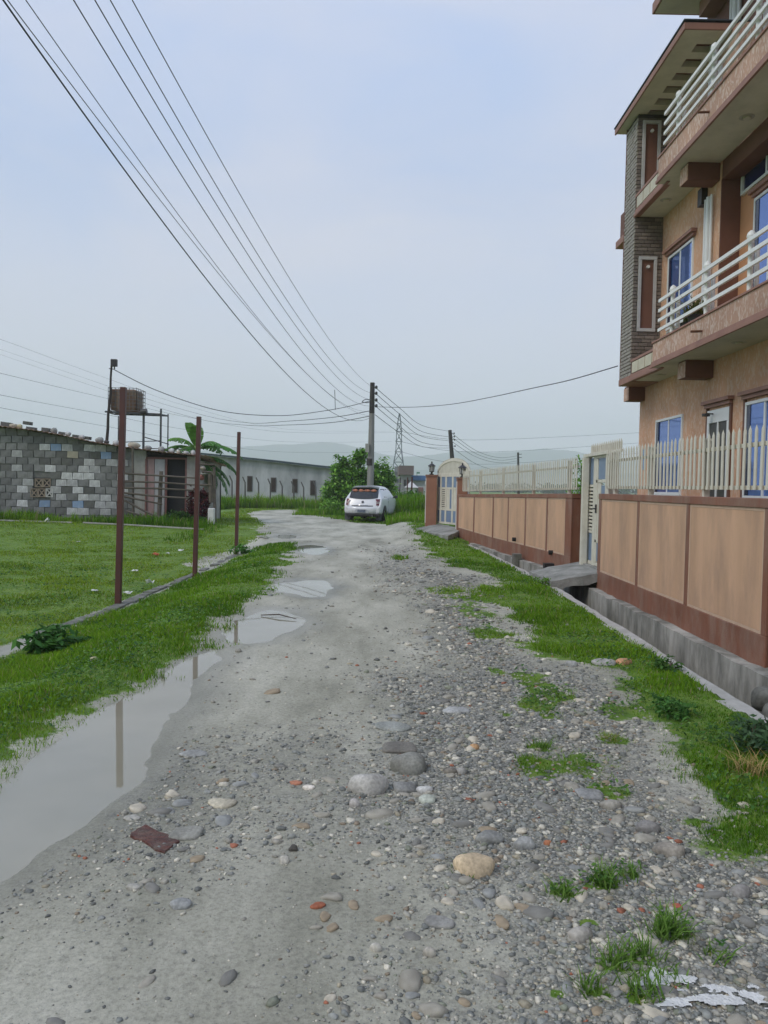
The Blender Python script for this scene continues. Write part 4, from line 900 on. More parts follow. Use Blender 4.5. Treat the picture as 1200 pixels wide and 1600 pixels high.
# first floor: plaster part and recessed part
hb('upper_wall', (HX, 12.0, Z1+.051), (12, YE, Z2+.02), MST1)
hb('recessed_wall', (RX, YN, Z1+.051), (12, 11.999, Z2+.02), MSMO)
hb('recess_reveal', (HX-.004, 11.975, Z1+.4), (RX-.002, 11.998, Z2-.28), MHB)
hb('ring_beam', (HX+.0, YN, Z2-.28), (RX-.002, 11.974, Z2-.005), MHB)
hb('top_wall', (HX+.25, YN, Z2+.021), (12, 11.6, 10.4), MHB)
hb('tower_core', (HX+.02, 11.61, Z2+.021), (12, 14.9, ZC-.02), MST2)
# balcony: slab, parapet, mouldings, rail
def balcony(zb, tag_):
    b = house
    X0 = 4.43; Y1 = 12.9
    mbs = MB(); mbs.box((X0+.001, YN, zb+.004), (HX-.003, Y1+.03, zb+.12)); mbs.box((4.60, Y1+.0301, zb+.004), (HX-.003, 14.45, zb+.12)); mbs.build('soffit', MCE, b)
    mb = MB(); mb.box((X0, YN, zb+.10), (X0+.10, Y1, zb+.40)); mb.build('parapet', MST2, b)
    mb = MB(); mb.box((X0-.035, YN, zb-.005), (X0-.0005, Y1+.03, zb+.045)); mb.box((X0-.018, YN, zb+.046), (X0-.0005, Y1+.015, zb+.098)); mb.build('moulding', MHT, b, bevel=.004)
    mb = MB(); mb.box((X0-.02, YN, zb+.401), (X0+.13, Y1+.02, zb+.43)); mb.build('coping', MHT, b, bevel=.004)
    # far band with cream tiles
    X1 = 4.555
    mb = MB(); mb.box((X1-.02, Y1-.12, zb-.012), (X1+.03, 14.47, zb+.0035)); mb.box((X1-.02, Y1+.031, zb+.0036), (X1-.0005, 14.47, zb+.05)); mb.box((X1-.0005+.001, Y1+.031, zb+.0036), (X1+.1, 14.47, zb+.12)); mb.build('moulding', MHT, b, bevel=.004)
    mb = MB(); mb.box((X1+.02, Y1+.031, zb+.121), (X1+.1, 14.46, zb+.35)); mb.build('band', MHB, b)
    mb = MB(); mb.box((X1+.0, Y1+.031, zb+.351), (X1+.12, 14.47, zb+.395)); mb.build('coping', MHT, b)
    for k in range(4):
        y = Y1+.07+k*.36; mb = MB(); mb.box((X1+.004, y, zb+.135), (X1+.022, y+.33, zb+.335)); mb.build('cream_tile', pm('cream_tile', (0.55, 0.50, 0.36), (0.48, 0.43, 0.30), 6, .4, rnd=.08), b, bevel=.003)
    # railing
    rl = MB()
    for z in (0.60, 0.76, 0.92, 1.08): rl.bar((X0+.045, YN, zb+z), (X0+.045, Y1-.12, zb+z), 0.035, 0.05)
    rr = rl.build('railing', MRA, b)
    for y in (12.3, 11.0, 9.7, 8.4, 7.1):
        mb = MB(); mb.cyl((X0+.09, y, zb+.43), (X0+.09, y, zb+1.12), .035, 12); mb.tube([(X0+.09, y, zb+1.12), (X0+.09, y, zb+1.15), (X0+.09, y, zb+1.19), (X0+.09, y, zb+1.22)], [.05, .058, .045, .01], 12); mb.build('rail_post', MRA, b, smooth=False)
        mb = MB(); mb.cyl((X0+.2, y+.06, zb+.40), (X0+.2, y+.06, zb+1.0), .03, 10); mb.build('rail_post', MRA, b)
    # spout and ceiling lights
    mb = MB(); mb.tube([(X0-.16, 10.9, zb+.20), (X0+.02, 10.9, zb+.21)], .018, 8); mb.build('drain_spout', pm('rusty_pipe', (0.16, 0.07, 0.035), (0.1, 0.05, 0.03), 20, .8), b)
    for y in (13.6, 10.6, 8.9):
        mb = MB(); mb.cyl((4.82, y, zb+.001), (4.82, y, zb+.019), .10, 20); mb.build('ceiling_light', pm('lamp_rim', (0.42, 0.40, 0.33), (0.38, .36, .3), 9, .4), b)
        mb = MB(); mb.cyl((4.82, y, zb-.02), (4.82, y, zb+.0), .05, 14); mb.build('ceiling_light', MCE, b)
    # bracket beams
    for y, x in ((12.05, 4.66), (15.2, 4.78)) if zb < 5 else ((12.05, 4.60),):
        mb = MB(); mb.box((x, y, zb-.27), (HX-.002, y+.3, zb+.019)); mb.build('bracket_beam', MHB, b, bevel=.01)
        mb = MB(); mb.box((x-.012, y+.004, zb-.266), (x-.001, y+.296, zb-.02)); mb.build('beam_end', MST2, b)
balcony(Z1, 'lower'); balcony(Z2, 'upper')
# windows
def window(name, y0, y1, z0, z1, x, panes=2, transom=None, dark=False, fw=.045, open_=True):
    f = MB(); X0, X1 = x-.03, x+.03
    for a, b_, c, d in ((y0, y1, z1-fw, z1), (y0, y1, z0, z0+fw), (y0, y0+fw, z0+fw+.001, z1-fw-.001), (y1-fw, y1, z0+fw+.001, z1-fw-.001)): f.box((X0, a, c), (X1, b_, d))
    w = (y1-y0-2*fw)/panes
    for k in range(1, panes): f.box((X0+.008, y0+fw+k*w-.02, z0+fw+.001), (X1, y0+fw+k*w+.02, z1-fw-.001))
    fr = f.build(name, MFR, house, bevel=.003)
    for k in range(panes):
        mb = MB(); mb.box((x-.012+.01*(k % 2), y0+fw+k*w+.021, z0+fw+.002), (x-.006+.01*(k % 2), y0+fw+(k+1)*w-.021, z1-fw-.002)); mb.build('pane', MGD if dark else MGL, fr)
    if not dark:   # dark strip at the far jamb, its colour stands in for the reveal's shade
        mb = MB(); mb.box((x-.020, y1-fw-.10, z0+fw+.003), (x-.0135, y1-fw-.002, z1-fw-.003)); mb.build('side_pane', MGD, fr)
    return fr
def hood(y0, y1, z, x, mat=MHT):
    mb = MB(); mb.box((x-.10, y0-.10, z+.055), (x-.001, y1+.10, z+.11)); mb.box((x-.06, y0-.06, z+.0), (x-.001, y1+.06, z+.054)); mb.build('window_hood', mat, house, bevel=.004)
def jamb(y0, y1, z0, z1, x):
    mb = MB(); mb.box((x-.028, y1+.001, z0), (x-.001, y1+.06, z1)); mb.box((x-.028, y0-.06, z0), (x-.001, y0-.001, z1)); mb.build('window_surround', MHB, house)
window('window', 13.2, 14.5, 1.47, 2.86, HX); mb = MB(); mb.box((HX-.05, 13.16, 1.40), (HX-.001, 14.54, 1.468)); mb.build('window_sill', MFR, house)
# door with hood
f = MB(); y0, y1, z0, z1 = 11.4, 12.17, 0.75, 2.80
for a, b_, c, d in ((y0, y1, z1-.20, z1), (y0, y1, z0, z0+.25), (y0, y0+.07, z0+.251, z1-.201), (y1-.07, y1, z0+.251, z1-.201), (11.765, 11.805, z0+.251, z1-.201)): f.box((HX-.03, a, c), (HX+.03, b_, d))
dr = f.build('door', MFR, house, bevel=.003)
for a, b_ in ((y0+.071, 11.764), (11.806, y1-.071)): mb = MB(); mb.box((HX-.012, a, z0+.252), (HX-.006, b_, z1-.202)); mb.build('door_screen', pm('door_mesh', (0.06, 0.058, 0.05), (0.05, .05, .045), 30, .5), dr)
mb = MB(); mb.cyl((HX-.14, 11.95, 2.70), (HX-.14, 11.95, 2.74), .06, 12); mb.bar((HX-.03, 11.95, 2.74), (HX-.14, 11.95, 2.74), .02); mb.build('door_lamp', MBK, house)
jamb(y0, y1, .75, 2.84, HX); hood(y0, y1, 2.84, HX)
window('window', 9.3, 10.9, 1.44, 2.80, HX, panes=3); jamb(9.3, 10.9, 1.44, 2.84, HX); hood(9.3, 10.9, 2.84, HX)
mb = MB(); mb.box((HX-.05, 9.26, 1.37), (HX-.001, 10.94, 1.438)); mb.build('window_sill', MFR, house)
window('window', 6.5, 8.3, 1.44, 2.80, HX, panes=3)
# first floor
window('window', 12.98, 14.12, 4.45, 5.78, HX); hood(12.98, 14.12, 5.80, HX)
window('transom_window', 10.35, 11.9, 6.06, 6.42, RX-.02, panes=2, dark=True)
window('transom_window', 8.6, 10.25, 6.06, 6.42, RX-.02, panes=2, dark=True)
window('window', 10.1, 11.45, 4.35, 5.85, RX-.02, panes=3); hood(10.1, 11.45, 5.88, RX)
window('window', 7.4, 9.4, 4.35, 5.85, RX-.02, panes=3); hood(7.4, 9.4, 5.88, RX)
# down pipes
for zb, zt_ in ((Z1+.12, Z2-.42), (Z2+.12, ZC+.3)):
    for y, r_ in ((12.22, .022), (12.33, .04), (12.45, .022)): mb = MB(); mb.cyl((HX-.05, y, zb), (HX-.05, y, zt_), r_, 10); mb.build('down_pipe', MFR, house)
mb = MB(); mb.box((HX-.10, 12.5, 6.15), (HX-.002, 12.66, 6.42)); mb.build('vent_box', MBK, house)
mb = MB(); mb.cyl((HX-.09, 13.9, 5.95), (HX-.002, 13.9, 5.95), .03, 8)
# top floor behind the upper rail
window('window', 7.5, 9.2, 7.3, 9.0, HX+.24, panes=3, dark=True); window('window', 9.9, 11.2, 7.3, 9.0, HX+.24, panes=2, dark=True)
# house number plate
mb = MB(); mb.box((HX-.012, 15.05, 1.95), (HX-.001, 15.22, 2.35)); mb.build('number_plate', pm('plate_blue', (0.16, 0.28, 0.5), (.3, .4, .55), 30, .5), house)
# ---------------- tower with slip tiles
NW = ((4.50, 5.91), (7.13, 8.41))
TX = 4.585; TY0, TY1 = 14.5, 15.12; TZ0, TZ1 = Z1+.12, ZC
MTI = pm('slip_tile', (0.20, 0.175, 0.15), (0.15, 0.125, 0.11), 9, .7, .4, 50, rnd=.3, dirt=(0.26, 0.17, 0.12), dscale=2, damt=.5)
MTJ = pm('tile_joint', (0.05, 0.045, 0.04), (.07, .06, .05), 20, .9)
hb('tower', (TX, TY0, TZ0), (HX+.3, TY1, TZ1), MTJ)
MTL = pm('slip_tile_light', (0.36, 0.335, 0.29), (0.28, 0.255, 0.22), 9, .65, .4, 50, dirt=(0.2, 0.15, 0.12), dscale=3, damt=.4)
rowh = .068; nrow = int((TZ1-TZ0)/rowh); FW = HX-TX
side = MB(); tw = .178
tm = {}
for r_ in range(nrow):
    z = TZ0+r_*rowh; off = (r_ % 3)*tw/3-tw
    x = TX+off
    while x < HX-.002:
        a, b_ = max(x, TX-.012), min(x+tw-.010, HX-.003)
        inwin = lambda x_, z_: any(4.67 < x_ < 4.99 and lo < z_ < hi for lo, hi in NW)
        if b_-a > .02:
            parts = [(a, b_)]
            zc = z+rowh/2
            if any(lo < zc < hi for lo, hi in NW):
                parts = [(a, min(b_, 4.67)), (max(a, 4.99), b_)]
            for a_, c_ in parts:
                if c_-a_ > .015:
                    w = c_-a_; key = round(w, 3); d_ = random.choice((.010, .013, .016))
                    if key not in tm:
                        q = MB(); q.box((0, -.014, 0), (w, 0.001, rowh-.012)); tm[key] = q.mesh('slip_tile', MTI)
                    link('slip_tile', tm[key], house, Vector((a_, TY0-random.uniform(0, .005), z))-house.location)
        x += tw
    y = TY0-.012+(-(r_ % 2)*.09)
    while y < TY1:
        a, b_ = max(y, TY0-.014), min(y+.17, TY1)
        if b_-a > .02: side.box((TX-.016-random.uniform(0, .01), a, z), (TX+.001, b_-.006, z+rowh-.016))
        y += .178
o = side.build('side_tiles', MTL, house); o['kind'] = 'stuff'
hb('tower_edge', (TX-.02, TY1+.001, TZ0-.1), (TX+.05, TY1+.035, TZ1), MHB)
hb('tower_base_moulding', (TX-.03, TY0-.02, TZ0-.13), (HX, TY1+.05, TZ0-.005), MHT, bevel=.01)
for lo, hi in NW:
    f = MB(); a, b_ = 4.66, 5.0
    for q in ((a, b_, hi-.07, hi-.01), (a, b_, lo+.01, lo+.07), (a, a+.055, lo+.071, hi-.071), (b_-.055, b_, lo+.071, hi-.071)): f.box((q[0], TY0-.045, q[2]), (q[1], TY0-.0, q[3]))
    fr = f.build('niche_frame', pm('niche_frame', (.50, .50, .50), (.42, .42, .42), 5, .5), house, bevel=.004)
    mb = MB(); mb.box((a+.056, TY0-.006, lo+.072), (b_-.056, TY0-.001, hi-.072)); mb.build('niche_back', MHB, fr)
    mb = MB(); mb.cyl((4.835, TY0-.05, hi-.2), (4.835, TY0-.007, hi-.2), .03, 12); mb.build('niche_lamp', MWH, fr)
# ---------------- canopy roof with slots
cx0, cy0, cy1 = 4.42, 11.86, 15.32
mb = MB(); slots = [12.23+.42*k for k in range(6)]
mb.box((cx0, cy0, ZC), (4.74, cy1, ZC+.10)); mb.box((5.06, cy0, ZC), (6.4, cy1, ZC+.10))
prev = cy0
for s in slots+[None]:
    e_ = s if s else cy1
    mb.box((4.7401, prev, ZC), (5.0599, e_, ZC+.10)); prev = (s+.23) if s else None
mb.build('canopy', MCE, house)
mb = MB(); mb.box((cx0, cy0, ZC+.101), (6.4, cy1, ZC+.11)); mb.build('canopy_top', MHB, house)
mb = MB(); mb.box((cx0-.03, cy0-.03, ZC-.01), (cx0-.001, cy1+.03, ZC+.095)); mb.box((cx0-.001, cy0-.03, ZC-.01), (6.4, cy0-.001, ZC+.095)); mb.build('fascia', MHT, house, bevel=.006)
mb = MB(); mb.box((cx0-.045, cy0-.05, ZC+.111), (6.4, cy1+.05, ZC+.135)); mb.build('roof_flashing', pm('dark_flashing', (.05, .06, .08), (.04, .05, .06), 4, .5), house, bevel=.006)
# ---------------- penthouse and its roof
hb('penthouse_wall', (5.73, 4, ZC+.2), (12, 14.33, 10.269), MHB)
hb('penthouse_beam', (5.45, 4, 10.0), (5.729, 14.0, 10.269), MHT)
mb = MB(); mb.box((4.78, 3, 10.27), (12, 14.35, 10.39)); mb.build('penthouse_roof', MCE, house)
mb = MB(); mb.box((4.74, 3, 10.275), (4.779, 14.39, 10.46)); mb.box((4.78, 14.351, 10.275), (12, 14.39, 10.46)); mb.build('fascia', MHT, house)
for y, r_ in ((12.9, .035), (13.05, .05), (13.2, .03)): mb = MB(); mb.cyl((5.68, y, ZC+.2), (5.68, y, 10.1), r_, 10); mb.build('down_pipe', MFR, house)
# ---------------- small rear balcony showing past the tower
hb('rear_wing', (6.7, 15.51, .1), (11.9, 19, 8.3), MST1)
mb = MB(); mb.box((4.93, 15.9, 6.85), (5.149, 16.6, 7.40)); mb.build('rear_parapet', MHB, house)
mb = MB(); mb.box((4.85, 15.85, 6.70), (5.149, 16.65, 6.849)); mb.build('moulding', MHT, house, bevel=.01)
# white chair and pots on the lower balcony
def planter(x, y, z, label, seed):
    r = empty('potted_plant', (x, y, z), label, 'plant')
    mb = MB(); mb.tube([(x, y, z), (x, y, z+.22)], [.09, .13], 12); mb.build('pot', MBK, r)
    V, T, L, CC = blades(np.full(60, x)+rng.normal(0, .04, 60), np.full(60, y)+rng.normal(0, .04, 60), rng.uniform(.15, .34, 60), rng.uniform(.02, .035, 60), np.tile([[.17, .19, .06]], (60, 1))*rng.uniform(.6, 1.3, (60, 1)), lean=1.2, base=np.full(60, z+.2))
    V = V-np.array([x, y, z]); link('foliage', fast('foliage', V, T, L, MG, CC), r)
planter(4.68, 11.75, Z1+.40, 'yellow-green plant in a dark pot behind the lower balcony rail', 1)
planter(4.7, 12.1, Z1+.36, 'low potted plant next to the white chair on the lower balcony', 2)
rch = empty('plastic_chair', (4.75, 12.45, Z1+.12), 'white plastic chair on the lower balcony behind the railing', 'chair')
mb = MB(); mb.box((4.55, 12.25, Z1+.52), (4.95, 12.65, Z1+.55)); mb.build('seat', MFR, rch, bevel=.01)
mb = MB(); mb.box((4.92, 12.25, Z1+.56), (4.95, 12.65, Z1+.95)); mb.build('backrest', MFR, rch, bevel=.01)
for x in (4.57, 4.93):
    for y in (12.27, 12.63): mb = MB(); mb.bar((x, y, Z1+.121), (x, y, Z1+.519), .03); mb.build('leg', MFR, rch)
# ============================================================ BLOCK HUT
HY = 28.0
def hp(u, v): p = P(u, v, HY); return p.x, p.z
MMO = pm('mortar', (0.19, 0.19, 0.175), (0.12, 0.12, 0.11), 5, .95, .4, 40)
MBLK = pm('block_grey', (0.24, 0.24, 0.23), (0.17, 0.17, 0.165), 6, .95, .5, 60, rnd=.25, dirt=(.10, .10, .09), dscale=4, damt=.5)
MBLD = pm('block_dark', (0.15, 0.15, 0.14), (0.11, 0.11, 0.10), 6, .95, .5, 60, rnd=.2)
MBLW = pm('block_white', (0.60, 0.60, 0.59), (0.44, 0.44, 0.43), 7, .85, .6, 40, rnd=.22, dirt=(.18, .18, .17), dscale=7, damt=.95)
MBLB = pm('block_blue', (0.20, 0.31, 0.48), (0.27, 0.36, 0.48), 7, .8, .4, 50, rnd=.2, dirt=(.2, .2, .2), dscale=7, damt=.6)
MBLC = pm('block_cream', (0.52, 0.47, 0.36), (0.42, 0.38, 0.29), 7, .8, .4, 50, rnd=.1, dirt=(.2, .18, .15), dscale=7, damt=.6)
MRST = pm('rusty_sheet', (0.26, 0.13, 0.085), (0.36, 0.27, 0.22), 3, .8, .3, 30, dirt=(.12, .06, .04), dscale=5, damt=.7)
hut = empty('block_hut', (-11, HY, 0.05), 'low hut of patchy grey and whitewashed concrete blocks with stones on its roof', 'hut')
roofline = [hp(-60, 655), hp(8, 668), hp(60, 674), hp(100, 681), hp(150, 692), hp(208, 701), hp(260, 708), hp(312, 713)]
RXs = [a for a, b in roofline]; RZs = [b for a, b in roofline]
def rz_(x): return float(np.interp(x, RXs, RZs))
xw0, _ = hp(-60, 700); xw1, _ = hp(208, 760); xw2, _ = hp(309, 760); zb_hut = 0.0
# core wall, left part
poly = [(xw0, zb_hut), (xw1, zb_hut)]+[(x, rz_(x)-0.03) for x in np.linspace(xw1, xw0, 9)]
mb = MB(); mb.prism(poly, 'y', HY+0.02, HY+0.20); mb.build('wall_core', MMO, hut)
ptsW = [(150, 397), (265, 468), (258, 595), (137, 650), (265, 660), (200, 720), (225, 790), (200, 853), (287, 855), (230, 915), (335, 925), (645, 605), (583, 668), (735, 740), (560, 800), (528, 740), (850, 485), (815, 545), (920, 550), (1032, 553), (855, 612), (900, 683), (900, 808), (1010, 815), (955, 882), (1060, 892), (1010, 955), (660, 933), (805, 940), (965, 355), (1070, 490), (625, 290), (500, 540), (655, 340), (180, 975), (1150, 640), (1180, 760), (700, 675), (450, 345)]
ptsB = [(1030, 425), (130, 788), (40, 835), (395, 862), (715, 865), (745, 940), (545, 340), (1180, 880)]
ptsC = [(700, 412), (790, 355), (330, 660), (530, 290)]
ptsD = [(335, 403), (560, 475), (450, 475), (650, 475), (720, 555), (540, 605), (330, 600), (850, 740), (850, 870), (400, 975), (560, 930), (460, 590)]
def conv(L): return [hp(x/6, 640+y/6) for x, y in L]
kinds = [(MBLW, conv(ptsW)), (MBLB, conv(ptsB)), (MBLC, conv(ptsC)), (MBLD, conv(ptsD))]
ch = 0.257; bw = 0.405; bm_cache = {}
vx0, vz1 = hp(52, 746); vx1, vz0 = hp(79, 778); used = set()
rows = []
zrow = zb_hut+0.02; r_ = 0
while zrow < 3.4:
    x = xw0+(r_ % 2)*bw/2
    while x < xw1-0.05:
        x1 = min(x+bw, xw1)
        top = zrow+ch
        if top < rz_((x+x1)/2)+0.03 and not (x1 > vx0+.02 and x < vx1-.02 and top > vz0+.04 and zrow < vz1-.04):
            rows.append((x, x1, zrow))
        elif top < rz_((x+x1)/2)+0.03:
            if x < vx0-.08: rows.append((x, vx0-.005, zrow))
            if x1 > vx1+.08: rows.append((vx1+.005, x1, zrow))
        x += bw
    zrow += ch; r_ += 1
for (a, b_, z) in rows:
    cx, cz = (a+b_)/2, z+ch/2; best = (0.135, MBLK)
    for mt, L in kinds:
        for (px_, pz_) in L:
            d = math.hypot((px_-cx), (pz_-cz)*1.2)
            if d < best[0]: best = (d, mt)
    if best[1] is MBLK and random.random() < .06: best = (0, MBLD)
    if best[1] is MBLK and random.random() < .04: best = (0, MBLW)
    w = round(b_-a-.022, 2); key = (w, best[1].name, random.randrange(3))
    if key not in bm_cache:
        r = random.Random(str(key)); q = MB(); h = ch-.022; j = lambda: r.uniform(-.016, .016)
        V = [(0+j(), 0, 0+j()), (w+j(), 0, 0+j()), (w+j(), .06, 0), (0+j(), .06, 0), (0+j(), 0, h+j()), (w+j(), 0, h+j()), (w, .06, h), (0, .06, h)]
        q.add(V, [(0, 3, 2, 1), (4, 5, 6, 7), (0, 1, 5, 4), (1, 2, 6, 5), (2, 3, 7, 6), (3, 0, 4, 7)]); bm_cache[key] = q.mesh('block', best[1])
    link('block', bm_cache[key], hut, Vector((a+.011, HY-.02+random.uniform(-.012, .008), z+.011))-hut.location)
# breeze blocks: two above, three below
MVB = pm('vent_block', (0.30, 0.24, 0.18), (0.22, 0.18, 0.14), 9, .9); MVC = pm('vent_block_pale', (0.5, .49, .46), (.4, .39, .36), 9, .9)
mb = MB(); mb.box((vx0, HY+.005, vz0), (vx1, HY+.018, vz1)); mb.build('vent_recess', MDK, hut)
for (u, v, w, mt) in ((53.5+1.5, 747.5, 12.2, MVB), (67.5, 747.5, 12.2, MVB), (48, 763, 11.5, MVB), (60, 763, 11.5, MVB), (72, 763, 11.5, MVC)):
    x0, z1 = hp(u, v); x1, z0 = hp(u+w, v+14); t = .035; q = MB()
    for a, b_, c, d in ((x0, x1, z0, z0+t), (x0, x1, z1-t, z1), (x0, x0+t, z0+t, z1-t), (x1-t, x1, z0+t, z1-t)): q.box((a, HY-.04, c), (b_, HY+.004, d))
    q.bar((x0+t, HY-.018, z0+t), (x1-t, HY-.018, z1-t), .04, .03, up=(0, 1, 0)); q.bar((x0+t, HY-.016, z1-t), (x1-t, HY-.016, z0+t), .04, .03, up=(0, 1, 0))
    q.build('vent_block', mt, hut)
# right part: rendered wall pieces, louvre, doors, plinth
MREN = pm('render_grey', (0.40, 0.39, 0.36), (0.30, 0.29, 0.265), 3, .9, .4, 30, dirt=(.16, .16, .14), dscale=2, damt=.7)
xa, _ = hp(228, 760); xb, _ = hp(292, 760); _, zd = hp(228, 809); _, zl = hp(240, 717)
def hbx(name, a, b, mat, bev=0): mb = MB(); mb.box(a, b); return mb.build(name, mat, hut, bevel=bev)
hbx('wall_pier', (xw1, HY-.02, zd), (xa, HY+.2, rz_(xa)+.0), MREN); hbx('wall_pier', (xb, HY-.02, zd), (xw2, HY+.2, rz_(xw2)-.02), MREN)
hbx('plinth', (xw1-.02, HY-.18, -.15), (xw2-.3, HY+.25, zd-.001), MREN, .03)
hbx('interior', (xa, HY+.16, zd), (xb, HY+.19, rz_(xb)-.02), MDK)
for k in range(5): z = zl+.06+k*.075; hbx('louvre', (xa+.02, HY+.0, z), (xb-.02, HY+.05, z+.03), pm('louvre_wood', (.05, .035, .03), (.035, .025, .02), 9, .8))
MFR2 = pm('door_frame_red', (0.22, 0.10, 0.085), (.17, .08, .07), 6, .7); MPK = pm('pink_panel', (0.36, 0.24, 0.23), (.30, .20, .19), 4, .7, dirt=(.2, .14, .13), dscale=3, damt=.5)
hbx('door_frame', (xa, HY-.03, zl), (xb, HY+.07, zl+.055), MFR2)
def ux(u): return hp(u, 765)[0]
for u in (228, 259.5, 290.5): hbx('door_frame', (ux(u)-.03, HY-.028, zd), (ux(u)+.03, HY+.06, zl-.001), MFR2)
hbx('door_panel', (ux(229.5), HY+.01, zd+.02), (ux(241)-.01, HY+.05, zl-.01), MPK); hbx('door_panel', (ux(241)+.01, HY+.0, zd+.02), (ux(257), HY+.04, zl-.01), pm('pale_panel', (.42, .42, .42), (.34, .34, .35), 3, .7, dirt=(.2, .2, .2), dscale=3, damt=.4))
hbx('side_wall', (xw2-.2, HY+.201, 0), (xw2, HY+4, 2.35), MREN); hbx('side_wall', (xw0, HY+.201, 0), (xw0+.2, HY+4, 2.6), MREN); hbx('rear_wall', (xw0, HY+3.8, 0), (xw2, HY+4, 2.3), MREN)
# roof sheets (corrugated)
nx = 150; V = []; F = []
for i in range(nx+1):
    x = xw0-.3+(xw2+.35-xw0+.3)*i/nx; c = .02*math.sin(i*2.1)
    for (yy, dz) in ((HY-.38, .02), (HY+4.3, -.25)):
        V.append((x, yy, rz_(x)+dz+c)); V.append((x, yy, rz_(x)+dz+c+.012))
for i in range(nx):
    k = i*4; F += [(k, k+4, k+6, k+2), (k+1, k+3, k+7, k+5), (k, k+1, k+5, k+4), (k+2, k+6, k+7, k+3)]
mb = MB(); mb.add(V, F); mb.build('roof', MRST, hut)
# stones and blocks lying on the roof
LST = [(22, 668, 13, 7, 'c', 'long pale stone at the high left end of the hut roof'), (31, 668, 8, 7, 'y', 'yellowish stone next to the long pale one on the hut roof'),
       (84, 676, 11, 9, 'g', 'greyish round stone between blocks on the hut roof'), (106, 679, 9, 7, 'w', 'whitish stone between dark blocks on the hut roof'),
       (128, 682, 10, 7, 'w', 'pale round stone right of the dark blocks on the hut roof'), (155, 683, 14, 9, 'g', 'large grey stone beside the floodlight pole on the hut roof'),
       (167, 684, 8, 6, 'd', 'small dark stone at the foot of the floodlight pole'), (181, 684, 11, 8, 'w', 'rounded pale stone left of the nearest steel post on the hut roof'),
       (209, 693, 18, 9, 'c', 'big pale sack-like stone right of the nearest steel post on the hut roof'), (232, 698, 12, 7, 'g', 'grey stone above the hut door'),
       (252, 699, 11, 8, 'g', 'blocky grey stone on the roof above the hut doorway'), (268, 702, 10, 7, 'w', 'pale stone on the roof right of the blocky grey one'),
       (279, 705, 7, 5, 'c', 'small tan stone on the lower part of the hut roof'), (291, 706, 9, 5, 'w', 'flat pale stone on the lower part of the hut roof'), (302, 706, 8, 7, 'w', 'pale stone at the low right end of the hut roof')]
CL = {'c': (.46, .41, .32), 'y': (.50, .44, .27), 'g': (.30, .30, .28), 'w': (.50, .50, .48), 'd': (.06, .05, .05)}
for n_, (u, v, w, h, c_, lb) in enumerate(LST):
    x = P(u, v, HY).x; s_ = w/1200*HY/2; hz = h/1200*HY/2; me = rock_mesh('rock', (s_, s_*.8, hz*1.1), 300+n_, CL[c_], sub=2)
    o = link('rock', me, None, (x, HY+.0, rz_(x)+.03+hz*.85)); tag(o, lb, 'rock')
for n_, (u, v, w, h, lb) in enumerate([(8, 671, 16, 7, 'dark block at the far left end of the hut roof'), (41, 665, 12, 5, 'dark block on top of the pale stones on the hut roof'), (47, 671, 14, 4, 'low grey block under the dark one on the hut roof'),
    (70, 672, 12, 6, 'grey hollow block left of the greyish round stone'), (96, 675, 11, 4, 'dark block right of the greyish round stone on the hut roof'), (117, 677, 9, 4, 'dark block between two whitish stones on the hut roof'), (131, 677, 17, 5, 'long dark block behind the pale round stone on the hut roof')]):
    x = P(u, v, HY).x; q = MB(); s_ = w/1200*HY/2; hz = h/1200*HY; z0 = rz_(x)+.035
    if n_ == 1: z0 += .16
    q.box((x-s_, HY+.0, z0), (x+s_, HY+.22, z0+hz)); o = q.build('concrete_block', MBLD, None, bevel=.01, origin=(x, HY+.1, z0)); o.rotation_euler = (0, R(6), random.uniform(-.1, .1)); tag(o, lb, 'block')

# ------------------------------------------------------------ rail fence of poles in front of the hut
MWD = pm('weathered_wood', (0.15, 0.125, 0.10), (0.09, 0.075, 0.06), 4, .9, .6, 40, stretch=(.3, 1, 1))
FY = 26.9
fen = empty('pole_fence', (-8, FY, -.05), 'rough grey pole fence in front of the hut door', 'fence')
def fpt(u, v, dy=0): p = P(u, v, FY+dy); return (p.x, p.y, p.z)
def fpt6(x, y, dy=0): return fpt(180+x/6.667, 680+y/6.667, dy)
for pts in ([(40, 395), (450, 420), (830, 445)], [(40, 480), (450, 490), (830, 518)], [(40, 548), (460, 555), (825, 575)], [(60, 598), (480, 640), (770, 655)], [(100, 640), (300, 680), (490, 720)],
            [(100, 680), (300, 790), (540, 890), (690, 940)], [(120, 790), (400, 885), (700, 880)], [(60, 850), (350, 860), (420, 890)], [(860, 520), (940, 520), (1010, 520)], [(880, 300), (950, 305), (1040, 310)], [(900, 380), (1000, 385), (1030, 420)]):
    mb = MB(); P3 = [Vector(fpt6(x, y, random.uniform(-.06, .06))) for x, y in pts]; mb.tube(P3, [.038, .034, .026], 7); mb.build('rail', MWD, fen)
for (x0, y0, x1, y1, w_) in ((480, 375, 455, 870, .07), (182, 120, 190, 900, .04), (1030, 330, 1040, 900, .05), (990, 400, 1005, 700, .09)):
    mb = MB(); a = fpt6(x0, y0, .08); b_ = fpt6(x1, y1, .08); mb.tube([a, b_], [w_, w_*1.15], 8); mb.build('post', MWD, fen)
mb = MB(); a = P(330.5, 794, FY-.1); mb.box((a.x-.11, FY-.2, -.1), (a.x+.11, FY, a.z)); o = mb.build('stone_post', MWH, None, bevel=.03, origin=(a.x, FY, -.1)); tag(o, 'whitewashed squat post below the dark red shrub', 'post')
mb = MB(); a = P(331, 823, FY-.5); mb.box((a.x-.13, FY-.7, -.12), (a.x+.13, FY-.45, .03)); o = mb.build('concrete_block', MWH, None, bevel=.02, origin=(a.x, FY-.6, -.1)); tag(o, 'white block in the grass below the squat whitewashed post', 'block')
